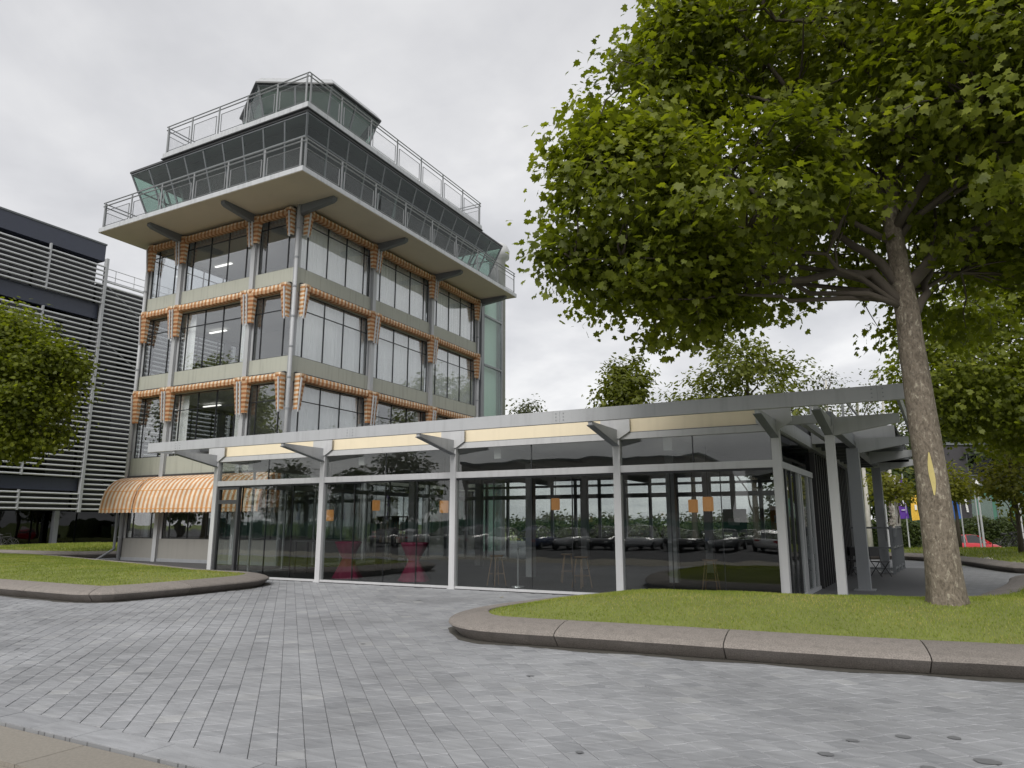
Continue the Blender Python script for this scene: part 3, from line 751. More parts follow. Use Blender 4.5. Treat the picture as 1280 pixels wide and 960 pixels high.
    ob('cab_roof_curb', MB().prism([p+V3((0, 0, -.18)) for p in h2], (0, 0, .22)), 'steel_white', T)
    ob('cab_ceiling', MB().prism(hexp(3.0, zc1-.12), (0, 0, .1)), 'interior', T)
    mb = MB().box(-25.3, -23.1, 22.5, 23.1, zc0, zc0+1.0); ob('cab_desk', mb, 'interior', T)
    mb = MB().tube([(-31.9, 22, ze), (-31.9, 22, ze+1.0)], .02, 5); ob('aerial', MB().tube([(-33.4+2, 30, ze), (-31.4, 30, ze+3.4)], .02, 5), 'rail', T)
    # ---- stair shaft clad in ribbed glass, with a round vent stack
    for i, z in enumerate((0, 4.0, 7.95, 11.2, 14.35)):
        z1 = (4.0, 7.95, 11.2, 14.35, 16.6)[i]; m = MB(); k = 26; ya, yb = 36.75, 38.85
        for j in range(k+1):
            y = ya+(yb-ya)*j/k; x = -21.45+(.03 if j % 2 else -.03)
            for zz in (z+.06, z1-.06): m.v.append((x, y, zz))
        for j in range(k): m.f.append((2*j, 2*j+2, 2*j+3, 2*j+1))
        ob('ribbed_panel', m, 'ribbed_glass', T)
        ob('shaft_rail', MB().box(-21.6, -21.38, ya-.05, yb+.05, z1-.055, z1+.055), 'steel_grey', T)
    ob('shaft_post', MB().box(-21.62, -21.4, 36.35, 36.68, 0, 15.1), 'steel_grey', T); ob('shaft_post', MB().box(-21.62, -21.4, 38.86, 39.02, 0, 16.65), 'steel_grey', T)
    ob('shaft_wall', MB().box(-25, -21.75, 36.45, 38.8, 0, 16.5), 'pale_green', T)
    ob('vent_stack', MB().lathe((-22.0, 39.35, 0), [(.55, 0), (.55, 18.9), (.8, 19.05), (.82, 19.5), (.7, 19.85), (.45, 20.05), (.1, 20.15)], 18), 'steel_white', T, True)
tower()

# ------------------------------------------------------------------ glass pavilion
PX = [-19.23, -14.72, -10.18, -5.65, -1.05]; PY = 15.94; EXG = -2.1
def pavilion():
    T = thing('glass_pavilion', 'low glass pavilion with pale steel frame and cream roof panels before the tower', 'pavilion', (-10.6, 22, 0))
    F = (V3((0, PY, 0)), V3((1, 0, 0)), V3((0, -1, 0)))
    YB = 29.44; ZT = 3.73
    ob0 = globals()['ob']
    def ob(name, mb, *a, **k):      # the terrace side runs slightly out of square with the long front
        mb.v = [(x+.05*(y-PY)*min(1, max(0, (x+5.6)/3.2)), y, z) for x, y, z in mb.v]
        return ob0(name, mb, *a, **k)
    cols = PX[:4]+[EXG, PX[4]]
    for x in cols:
        m = MB().box(x-.085, x+.085, PY-.09, PY+.09, 0, 3.62); m.box(x-.11, x+.11, PY-.12, PY+.12, 0, .02); ob('column', m, 'steel_white', T)
    for y in (20.43, 28.0):
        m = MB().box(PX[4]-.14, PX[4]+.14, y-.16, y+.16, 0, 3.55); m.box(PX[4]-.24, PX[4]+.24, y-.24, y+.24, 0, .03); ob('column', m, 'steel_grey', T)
    for x in PX[:4]+[EXG]:
        ob('column', MB().box(x-.085, x+.085, YB-.09, YB+.09, 0, 3.62), 'steel_light', T)
    for x in (-14.72, -10.18, -5.65, -2.3):
        for y in (20.43, 24.93): ob('column', MB().box(x-.12, x+.12, y-.12, y+.12, 0, 3.6), 'steel_light', T)
    # cantilever arms carrying the eave beam
    for x in cols:
        m = MB().prism([(x-.045, PY+.1, 3.42), (x-.045, PY-.2, 3.46), (x-.045, 14.24, 3.745), (x-.045, 14.24, 3.812), (x-.045, PY+.1, 3.812)], (.09, 0, 0)); a = ob('roof_arm', m, 'steel_light', T)
        m = MB().prism([(x-.08, PY-.1, 3.425), (x-.08, 14.24, 3.725), (x-.08, 14.24, 3.740), (x-.08, PY-.1, 3.440)], (.16, 0, 0)); ob('flange', m, 'steel_mid', a)
        if x != PX[4]: ob('head_plate', MB().prism([(x-.36, PY-.10, 3.76), (x-.1, PY-.10, 3.60), (x+.1, PY-.10, 3.60), (x+.36, PY-.10, 3.76), (x+.36, PY-.10, 4.12), (x-.36, PY-.10, 4.12)], (0, -.03, 0)), 'steel_white', a)
    for y in (PY+.02, 20.43, 24.3, 28.0):
        x = PX[4]
        m = MB().prism([(x+.09, y-.05, 3.42), (x+1.3, y-.05, 3.62), (x+1.3, y-.05, 3.80), (x+.09, y-.05, 3.80)], (0, .1, 0)); ob('roof_arm', m, 'steel_light', T)
    # eave beams: C section (web and two flanges)
    def eave(x0, x1, y):
        m = MB().box(x0, x1, y, y+.02, 3.83, 4.08); m.box(x0, x1, y, y+.11, 4.08, 4.095); m.box(x0, x1, y, y+.11, 3.815, 3.83)
        return m
    o = ob('eave_beam', eave(-20.4, .72, 14.2), 'steel_light', T)
    m = MB()
    for x in (-19.0, -12.3, -6.35, 0): 
        for dx in (-.09, .09):
            for z in (3.88, 3.955, 4.03): m.box(x+dx-.012, x+dx+.012, 14.192, 14.2, z-.012, z+.012)
        m.box(x-.003, x+.003, 14.197, 14.2, 3.83, 4.08)
    ob('bolt', m, 'steel_grey', o)
    m = MB(); x = .34
    m.box(x-.02, x, 14.32, 31.2, 3.83, 4.08); m.box(x-.11, x-.021, 14.32, 31.2, 4.068, 4.08); ob('eave_beam', m, 'steel_light', T)
    m = MB(); m.box(-20.4, -20.38, 14.32, 31.2, 3.83, 4.08); ob('eave_beam', m, 'steel_light', T)
    # cream panels between the arms, above the head rail
    bx = PX[:4]+[EXG]
    for a, b in zip(bx, bx[1:]):
        o = ob('roof_panel', MB().box(a+.14, b-.14, PY-.02, PY+.06, 3.735, 4.13), 'yellow_panel', T)
        ob('panel_trim', MB().box(a+.14, b-.14, PY-.035, PY-.02, 3.735, 3.75), 'steel_dark', o)
        ob('head_rail', MB().box(a+.086, b-.086, PY-.07, PY+.07, 3.585, 3.73), 'steel_white', T)
        ob('transom', MB().box(a+.086, b-.086, PY-.075, PY+.075, 2.81, 2.97), 'steel_white', T)
        ob('sill_rail', MB().box(a+.086, b-.086, PY-.06, PY+.06, 0, .07), 'steel_white', T)
        ob('pane_head', MB().box(a+.086, b-.086, PY-.03, PY+.03, 2.765, 2.81), 'frame_dark', T)
        n = 4 if b-a > 4 else 3
        for i in range(n):
            u0, u1 = a+.1+(b-a-.2)*i/n, a+.1+(b-a-.2)*(i+1)/n
            if a < -19 and i == 0: continue
            ob('glass_pane', MB().box(u0+.006, u1-.006, PY-.006, PY+.006, .075, 2.76), 'pane_glass', T)
            if i: ob('glass_joint', MB().box(u0-.0045, u0+.0045, PY-.008, PY+.05, .075, 2.76), 'frame_dark', T)
        for i in range(2):
            u0, u1 = a+.1+(b-a-.2)*i/2, a+.1+(b-a-.2)*(i+1)/2; tl = random.uniform(-.004, .004)
            ob('glass_pane', MB().box(u0+.008, u1-.008, PY-.006, PY+.006, 2.975, 3.58), 'pane_glass', T)
        ob('glass_joint', MB().box((a+b)/2-.012, (a+b)/2+.012, PY-.01, PY+.03, 2.975, 3.58), 'frame_dark', T)
    # back wall of the same make, seen through the glass
    for a, b in zip(bx, bx[1:]):
        m = MB()
        for z0, z1 in ((0, .08), (2.72, 2.9), (3.22, 3.32), (3.5, 4.0)): m.box(a, b, YB-.06, YB+.06, z0, z1)
        for f in (.25, .5, .75): x = a+(b-a)*f; m.box(x-.06, x+.06, YB-.057, YB+.057, .08, 3.5)
        o = ob('rear_frame', m, 'steel_light', T)
        ob('pane', MB().box(a+.1, b-.1, YB-.005, YB+.005, .08, 3.5), 'pane_glass', o)
    ob('rear_counter', MB().box(-13.8, -3.0, 27.6, 28.4, 0, 1.05), 'interior_dark', T)
    # door in the first bay
    x0, x1 = -19.12, -18.15
    m = MB()
    for a in (x0, x1-.09): m.box(a, a+.09, PY-.06, PY+.06, .0, 2.76)
    m.box(x0+.09, x1-.09, PY-.06, PY+.06, 2.25, 2.37); m.box(x0+.09, x1-.09, PY-.05, PY+.05, .02, .14); m.box(x0+.09, x1-.09, PY-.06, PY+.06, 2.7, 2.76)
    d = ob('door', m, 'fascia_dark', T)
    ob('pane', MB().box(x0+.09, x1-.09, PY-.006, PY+.006, .14, 2.25), 'pane_glass', d); ob('pane', MB().box(x0+.09, x1-.09, PY-.006, PY+.006, 2.37, 2.7), 'pane_glass', d)
    ob('handle', MB().tube([(x1-.13, PY-.1, .9), (x1-.13, PY-.1, 1.3)], .015, 6), 'rail', d)
    # left end wall
    m = MB(); x = PX[0]
    for z0, z1 in ((0, .07), (2.81, 2.97), (3.585, 3.73)): m.box(x-.06, x+.06, PY+.1, YB-.1, z0, z1)
    for y in np.arange(PY+1.5, YB-.5, 1.5): m.box(x-.03, x+.03, y-.03, y+.03, .07, 3.585)
    o = ob('end_frame', m, 'steel_light', T); ob('pane', MB().box(x-.006, x+.006, PY+.1, YB-.1, .07, 3.58), 'pane_glass', o)
    # right end wall: glass to the first column, then black fins
    x = EXG; yg = 20.3
    m = MB()
    for z0, z1 in ((0, .08), (2.81, 2.95), (3.585, 3.73)): m.box(x-.06, x+.06, PY+.1, yg, z0, z1)
    for y in (18.25, 18.55, 19.55, 20.2): m.box(x-.04, x+.04, y-.04, y+.04, .08, 2.81)
    o = ob('end_frame', m, 'steel_light', T)
    ys = [PY+.12, 16.6, 17.2, 17.8, 18.25, 18.55, 19.55, 20.2]
    for a, b in zip(ys, ys[1:]): ob('pane', MB().box(x-.006, x+.006, a+.041, b-.041, .08, 2.81), 'pane_glass', o)
    ob('pane', MB().box(x-.006, x+.006, PY+.12, yg, 2.95, 3.58), 'dark_glass', o)
    m = MB()
    for y in (16.6, 17.2, 17.8): m.box(x-.035, x+.035, y-.04, y+.04, .08, 2.81)
    ob('pane_bar', m, 'frame_dark', o)
    ob('handle', MB().tube([(x+.08, 19.35, .9), (x+.08, 19.35, 1.3)], .015, 6), 'rail', o)
    y = yg+.1
    while y < 27.8:
        ob('wall_fin', MB().box(x-.2, x+.12, y, y+.1, 0, 3.5), 'black', T); y += .42
    ob('end_wall', MB().box(x-.3, x-.2, yg+.05, YB, 0, 3.6), 'black', T)
    # roof over the hall, roof over the terrace, girders
    ob('roof', MB().box(-20.3, EXG, PY+.08, 31.1, 3.98, 4.12), 'fascia_dark', T)
    ob('ceiling', MB().box(PX[0]+.1, EXG-.1, PY+.1, YB-.1, 3.6, 3.66), 'interior', T)
    ob('terrace_floor', MB().box(EXG+.02, .9, PY-.6, 31.2, -.008, .006), 'terrace', T)
    ob('floor', MB().box(PX[0], EXG, PY-.1, YB, -.02, .015), 'floor_dark', T)
    o = ob('terrace_roof', MB().box(EXG+.01, -.02, 20.7, 31.1, 3.98, 4.11), 'fascia_dark', T)
    for y in np.arange(21.4, 31.2, 1.1): ob('roof_joist', MB().box(EXG+.02, -.01, y-.05, y+.05, 3.72, 3.975), 'steel_dark', T)
    ob('roof_edge', MB().box(EXG+.06, -.05, 20.60, 20.69, 3.74, 4.13), 'steel_white', T)
    for x in (EXG, PX[4]):
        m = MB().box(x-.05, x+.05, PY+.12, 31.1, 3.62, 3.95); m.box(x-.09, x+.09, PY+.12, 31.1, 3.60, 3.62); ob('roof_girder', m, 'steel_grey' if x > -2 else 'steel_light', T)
    ob('roof_tie', MB().box(EXG+.06, PX[4]-.06, PY+.13, PY+.25, 3.72, 3.90), 'steel_light', T)
    ob('roof_tie', MB().box(-1.62, -1.5, PY+.26, 20.37, 3.70, 3.86), 'steel_light', T)
    m = MB()
    for a, b in (((-1.98, 20.5, 4.13), (-1.98, 20.5, 4.95)), ((-1.2, 20.5, 4.13), (-1.2, 20.5, 4.95)), ((-3.2, 20.5, 4.95), (-1.2, 20.5, 4.95)), ((-1.2, 20.5, 4.95), (-.9, 24, 4.5))): m.tube([a, b], .035, 6)
    ob('roof_guard', m, 'steel_white', T)
    for x in np.arange(-18, -3, 4.5): ob('ceiling_beam', MB().box(x-.1, x+.1, PY+.2, YB-.2, 3.3, 3.6), 'interior', T)
pavilion()

# ------------------------------------------------------------------ things inside the pavilion
def furnish():
    def cloth_table(x, y, lab):
        t = thing('high_table', lab, 'table', (x, y, .015), 'bar tables under magenta cloths')
        n = 20; m = MB(); prof = [(.40, 1.10), (.40, 1.06), (.22, .72), (.15, .60), (.20, .48), (.36, .16), (.44, .015)]
        for i, (r, z) in enumerate(prof):
            for j in range(n):
                a = 2*math.pi*j/n; rr = r*(1+(.13*math.cos(5*a+i*.2) if i > 1 else 0)); m.v.append((x+rr*math.cos(a), y+rr*math.sin(a), z))
        for i in range(len(prof)-1):
            for j in range(n): a = i*n+j; b = i*n+(j+1) % n; m.f.append((a, b, b+n, a+n))
        m.f.append(tuple(range(n))); ob('tablecloth', m, 'magenta', t, True); ob('table_top', MB().lathe((x, y, 0), [(.38, 1.07), (.38, 1.095)], 20), 'magenta', t)
    cloth_table(-14.85, 17.3, 'high table in magenta cloth just right of the second pavilion column'); cloth_table(-12.45, 17.4, 'high table in magenta cloth in the middle of the second pavilion bay')
    def stool(x, y, rz):
        t = thing('bar_stool', 'pale wooden bar stool standing inside the glass pavilion', 'stool', (x, y, .015), 'bar stools inside the pavilion')
        ob('seat', MB().lathe((x, y, 0), [(.15, .76), (.19, .78), (.19, .80)], 14), 'wood', t)
        for k in range(4):
            a = rz+k*math.pi/2; c, s = math.cos(a), math.sin(a); ob('leg', MB().tube([(x+.13*c, y+.13*s, .77), (x+.26*c, y+.26*s, .015)], .014, 6), 'wood', t)
        m = MB().tube([(x+.2*math.cos(rz+k*math.pi/8), y+.2*math.sin(rz+k*math.pi/8), .32) for k in range(17)], .008, 5); ob('foot_ring', m, 'wood', t)
        return t
    s = stool(-9.6, 17.2, .3)
    for i, (x, y) in enumerate([(-7.3, 17.6), (-4.0, 17.6), (-8.3, 19)]): dup(s, (x, y, .015), i*.5)
    def high_table(x, y, L):
        t = thing('bar_table', 'long dark bar table with thin black legs near the pavilion door', 'table', (x, y, .015))
        ob('table_top', MB().box(x-L/2, x+L/2, y-.35, y+.35, 1.05, 1.09), 'interior_dark', t)
        for dx in (-L/2+.08, L/2-.08):
            for dy in (-.28, .28): ob('leg', MB().box(x+dx-.025, x+dx+.025, y+dy-.025, y+dy+.025, .015, 1.05), 'black', t)
        ob('foot_rail', MB().box(x-L/2+.1, x+L/2-.1, y-.02, y+.02, .25, .29), 'black', t)
    high_table(-16.6, 18.2, 2.2)
    def shelf():
        t = thing('bottle_shelf', 'dark shelf unit inside the first pavilion bay', 'shelf', (-15.4, 20.5, .015))
        m = MB()
        for z in (.02, .5, .95, 1.4, 1.85): m.box(-16.2, -14.9, 20.3, 20.7, z, z+.04)
        for x in (-16.2, -15.55, -14.94): m.box(x, x+.04, 20.3, 20.7, .06, 1.9)
        ob('rack', m, 'black', t)
        for i in range(16): x = -16.1+(i % 8)*.145; z = (.99, 1.44)[i//8]; ob('jar', MB().lathe((x, 20.45, z), [(.045, 0), (.05, .16), (.025, .21), (.025, .27)], 8), random.choice(['wood', 'pale_bloom', 'base_panel']), t)
    shelf()
    def pendant(x, y, z, lab):
        t = thing('pendant_lamp', lab, 'lamp', (x, y, z), 'orange pendant lamps in the pavilion')
        ob('lamp_shade', MB().lathe((x, y, z), [(.12, 0), (.135, .02), (.135, .34), (.12, .36)], 16), 'lamp_orange', t, True)
        ob('cord', MB().tube([(x, y, z+.36), (x, y, 3.6)], .008, 5), 'black', t)
    for p in [(-16.3, 18.0, 1.72, 'orange lamp hanging above the bar table in the first pavilion bay'), (-16.0, 20.0, 2.08, 'small looking orange lamp deeper in the first pavilion bay'), (-11.85, 18., 1.95, 'orange lamp hanging above the magenta table cloths'), (-9.3, 20.4, 2.05, 'orange lamp in the bay between the middle columns'), (-5.05, 20.5, 1.95, 'orange lamp right behind the fourth pavilion column'), (-4.2, 18.6, 1.95, 'larger orange lamp in the last pavilion bay before the white post')]: pendant(*p)
    t = thing('rope_stand', 'slim chrome barrier post with round foot inside the pavilion', 'barrier post', (-8.85, 17.0, .015))
    ob('foot', MB().lathe((-8.85, 17.0, .015), [(.17, 0), (.16, .025), (.03, .04)], 16), 'rim', t); ob('post', MB().tube([(-8.85, 17, .05), (-8.85, 17, .95)], .022, 8), 'rim', t); ob('knob', MB().lathe((-8.85, 17, .95), [(.01, 0), (.035, .02), (.035, .05), (.01, .07)], 10), 'rim', t)
    def poster(x, z, w, h, mat, lab):
        t = thing('poster', lab, 'poster', (x, 29.3, z)); ob('sheet', MB().box(x-w/2, x+w/2, 29.28, 29.3, z, z+h), mat, t)
        ob('print_block', MB().box(x-w*.3, x+w*.2, 29.274, 29.28, z+h*.3, z+h*.6), 'paint_white', t)
    poster(-5.6, 1.3, .9, .9, 'green_far', 'green poster on the rear glass of the pavilion'); poster(-3.9, 1.4, .7, .9, 'orange_shade', 'orange poster on the rear glass of the pavilion')
furnish()

# ------------------------------------------------------------------ terrace fence and chairs
def terrace():
    t = thing('terrace_fence', 'dark metal terrace fence with corner post under the canopy roof', 'fence', (-.18, 27.15, 0))
    runs = [((-1.98, 27.15), (-.18, 27.15)), ((-.18, 27.15), (.12, 30.6))]
    for a, b in runs:
        a, b = V3((*a, 0)), V3((*b, 0)); n = max(1, round((b-a).length/1.2))
        for i in range(n+1):
            if i == 0 and a.x > -1: continue
            p = a.lerp(b, i/n); ob('post', MB().box(p.x-.045, p.x+.045, p.y-.045, p.y+.045, 0, 1.55), 'steel_dark', t)
        for z in (.18, .85, 1.5): ob('rail', MB().bar(a+V3((0, 0, z)), b+V3((0, 0, z)), .05, .06), 'steel_dark', t)
    a, b = V3((-.18, 27.15, 0)), V3((.12, 30.6, 0)); ob('mesh_panel', (lambda m: [m.bar(a.lerp(b, k/26)+V3((0, 0, .2)), a.lerp(b, k/26)+V3((0, 0, 1.5)), .012, .012) for k in range(1, 26)] and m)(MB()), 'steel_dark', t)
    def chair(x, y):
        c = thing('terrace_chair', 'black folding chair by the grey terrace column', 'chair', (x, y, 0), 'chairs on the terrace')
        ob('seat', MB().box(x-.2, x+.2, y-.2, y+.2, .44, .47), 'black', c); ob('backrest', MB().box(x-.2, x+.2, y+.2, y+.23, .62, .88), 'black', c)
        for s in (-1, 1):
            ob('leg', MB().tube([(x+s*.19, y-.22, 0), (x+s*.19, y+.18, .46), (x+s*.19, y+.23, .88)], .013, 5), 'black', c); ob('leg', MB().tube([(x+s*.19, y+.24, 0), (x+s*.19, y-.16, .46)], .013, 5), 'black', c)
        return c
    c = chair(-1.2, 25.6); dup(c, (-.55, 25.9, 0), .8, 'black folding chair turned sideways right of the grey terrace column'); dup(c, (-1.3, 26.4, 0), 2.5, 'black folding chair against the terrace fence turned away')
    p = thing('flower_pot', 'pale flowering plant standing at the corner of the terrace fence', 'plant', (-.12, 27.6, 1.2))
    ob('pot', MB().lathe((-.12, 27.6, 1.2), [(.09, 0), (.13, .28), (.12, .28)], 12), 'steel_dark', p)
    m = MB()
    for i in range(70):
        a = random.uniform(0, 6.28); r = random.uniform(0, .2); z = 1.48+random.uniform(0, .75); q = V3((-.12+r*math.cos(a)*(1-(z-1.48)*.7), 27.6+r*math.sin(a), z)); d = V3((random.gauss(0, 1), random.gauss(0, 1), random.gauss(0, 1))).normalized()*.055; e = d.orthogonal().normalized()*.045
        m.add([q-d, q+e, q+d, q-e], [(0, 1, 2, 3)], .8)
    ob('blossom', m, 'pale_bloom', p, kind='stuff')
terrace()

# ------------------------------------------------------------------ louvred building on the left
def left_building():
    X = -50.; T = thing('office_building', 'dark office building wrapped in pale horizontal sun louvres', 'building', (-58, 32, 0))
    ob('wall', MB().box(-72, X-1.0, 8, 29.9, 2.5, 21.3), 'black', T); ob('wall', MB().box(-72, X-1.0, 30.1, 60, 2.5, 19.2), 'black', T)
    ob('roof_fascia', MB().box(-72, X-.25, 8, 30, 20.75, 22.0), 'navy', T); ob('roof_trim', MB().box(-72, X-.2, 7.95, 30.05, 22.0, 22.12), 'steel_dark', T)
    def glaz(y0, y1, z0, z1):
        ob('window', MB().box(X-1.0, X-.97, y0+.05, y1-.05, z0, z1), 'dark_glass', T)
    # windows strips behind the louvres
    for z0, z1 in ((3.9, 7.0), (7.6, 10.9), (11.5, 14.8), (15.4, 18.8)):
        for a in np.arange(8.2, 58, 4.0): 
            if not (28 < a < 30.1): glaz(a, a+3.9, z0, z1 if a < 30 else min(z1, 18.8))
    bays = [(14, 18), (18, 22), (22, 26), (26, 29.9)]
    zs = [z for z in np.arange(2.62, 3.75, .345)]+[z for z in np.arange(4.85, 16.2, .345)]+[z for z in np.arange(17.5, 20.6, .345)]
    nav = [(3.85, 4.7), (16.3, 17.4)]
    for z0, z1 in nav: ob('floor_band', MB().box(X-.6, X-.25, 8, 29.9, z0, z1), 'navy', T)
    shared = {}
    def slat(y0, y1, z):
        L = round(y1-y0, 2)
        if L not in shared:
            m = MB().prism([(X-.09, y0, -.03), (X+.10, y0, -.075), (X+.13, y0, -.02), (X+.10, y0, .045), (X-.09, y0, .02)], (0, L, 0))
            m.v = [(a, b-y0, c) for a, b, c in m.v]
            o = ob('slat', MB().add([(a+0, b, c) for a, b, c in m.v], m.f), 'louvre', None, loc=(0, 0, 0)); o.parent = T; shared[L] = o
        else: o = shared[L].copy(); COL.objects.link(o); o.parent = T
        o.location = (0-ORG[T.name].x, y0-ORG[T.name].y, z)
    for a, b in bays[1:]:
        for z in zs: slat(a+.04, b-.04, z)
    z = 2.62
    while z < 19.3:
        for a, b in ((30.1, 36), (36, 42)): slat(a+.04, b-.04, z)
        z += .345
    for y, zt in ((14, 20.7), (18, 20.7), (22, 20.7), (26, 20.7)):
        for z0, z1 in ((2.5, 3.8), (4.75, 16.2), (17.4, zt)): ob('louvre_post', MB().box(X-.06, X+.14, y-.05, y+.05, z0, z1), 'steel_light', T)
    for y in (30.0, 36.0, 42.0): ob('louvre_post', MB().box(X-.1, X+.2, y-.09, y+.09, 2.4, 20.9 if y < 31 else 19.6), 'steel_light', T)
    m = MB()
    m.bar((X-.3, 30.4, 19), (X-.3, 41.6, 12), .06, .06); m.bar((X-.3, 30.4, 15), (X-.3, 41.6, 8), .06, .06); ob('brace', m, 'steel_light', T)
    m = MB()
    for z in (19.4, 19.75, 20.3): m.tube([(X-.3, 30.2, z), (X-.3, 58, z)], .03, 5)
    for y in np.arange(31, 58, 1.5): m.tube([(X-.3, y, 19.2), (X-.3, y, 20.3)], .025, 5)
    ob('roof_guard', m, 'steel_white', T)
    # ground floor: recessed glazing and columns
    ob('ground_floor_wall', MB().box(-72, X-2.6, 8, 60, 0, 2.5), 'interior_dark', T)
    for a in np.arange(10, 56, 3.0): ob('shop_window', MB().box(X-1.75, X-1.72, a+.06, a+2.94, .1, 2.45), 'dark_glass', T)
    for y in (18, 24, 29.2, 36, 42): ob('column', MB().box(X-1.3, X-.95, y-.16, y+.16, 0, 2.5), 'steel_grey', T)
    ob('ground_slab', MB().box(-72, X-.1, 8, 60, -.02, .05), 'concrete', T)
    m = MB()
    for i in range(9): m.box(X-2.9+.1, X-2.5, 33+i*.3, 33.3+i*.3, i*.22, i*.22+.05)
    ob('stair', m, 'louvre', T)
left_building()

# ------------------------------------------------------------------ trees
PLANE = np.array([(0, -.06), (.34, -.19), (.35, .0), (.57, .14), (.42, .28), (.46, .54), (.22, .50), (0, .88), (-.22, .50), (-.46, .54), (-.42, .28), (-.57, .14), (-.35, .0), (-.34, -.19)])
def leaf_template(kind):
    if kind == 'plane':
        o = PLANE; c = np.array([(0, .2)]); P = np.vstack([c, o]); n = len(o)
        F = np.array([(0, 1+i, 1+(i+1) % n) for i in range(n)])
        z = -.22*P[:, 0]**2-.35*np.maximum(P[:, 1]-.1, 0)**2+.10*np.abs(P[:, 0])
        return np.column_stack([P[:, 0], P[:, 1], z]), F
    P = np.array([(0, 0, 0), (.30, .30, .04), (.16, .68, 0), (0, .95, -.12), (-.16, .68, 0), (-.30, .30, .04), (0, .4, -.06)]); F = np.array([(6, i, (i+1) % 6) for i in range(6)])
    return P, F
def leaf_frames(n, out, rng, droop=.45):
    """random orientation: faces mostly upward and outward, tips hanging"""
    up = np.column_stack([rng.normal(0, .55, n), rng.normal(0, .55, n), rng.normal(.75, .35, n)])+out*.55
    up /= np.linalg.norm(up, axis=1)[:, None]
    t = np.column_stack([rng.normal(0, 1, n), rng.normal(0, 1, n), rng.normal(-droop, .3, n)])+out*.5
    t -= up*(t*up).sum(1)[:, None]; t /= np.linalg.norm(t, axis=1)[:, None]; s = np.cross(t, up)
    return s, t, up
def make_leaves(name, P, out, size, leaf, mat, parent, rng, **pr):
    n = len(P); s, t, u = leaf_frames(n, out, rng); T, F = leaf_template(leaf); sz = size*rng.uniform(.6, 1.25, n)
    V = P[:, None, :]+sz[:, None, None]*(T[None, :, 0:1]*s[:, None]+T[None, :, 1:2]*t[:, None]+T[None, :, 2:3]*u[:, None])
    FF = (np.arange(n)*len(T))[:, None, None]+F[None]; r = np.repeat(np.clip(rng.normal(.42, .2, n), 0, 1), len(F))
    return np_mesh(name, V.reshape(-1, 3), FF.reshape(-1, 3), r, mat, parent, ORG[parent.name], **pr)
def curve(p, q, rng, wob=.12, n=6, lift=0.):
    p, q = V3(p), V3(q); L = (q-p).length; out = []
    for i in range(n+1):
        f = i/n; a = p.lerp(q, f); s = math.sin(math.pi*f)
        out.append(a+V3((rng.normal(0, wob*L*.25)*s, rng.normal(0, wob*L*.25)*s, (lift*s+rng.normal(0, wob*.15)*s)*L)))
    return out
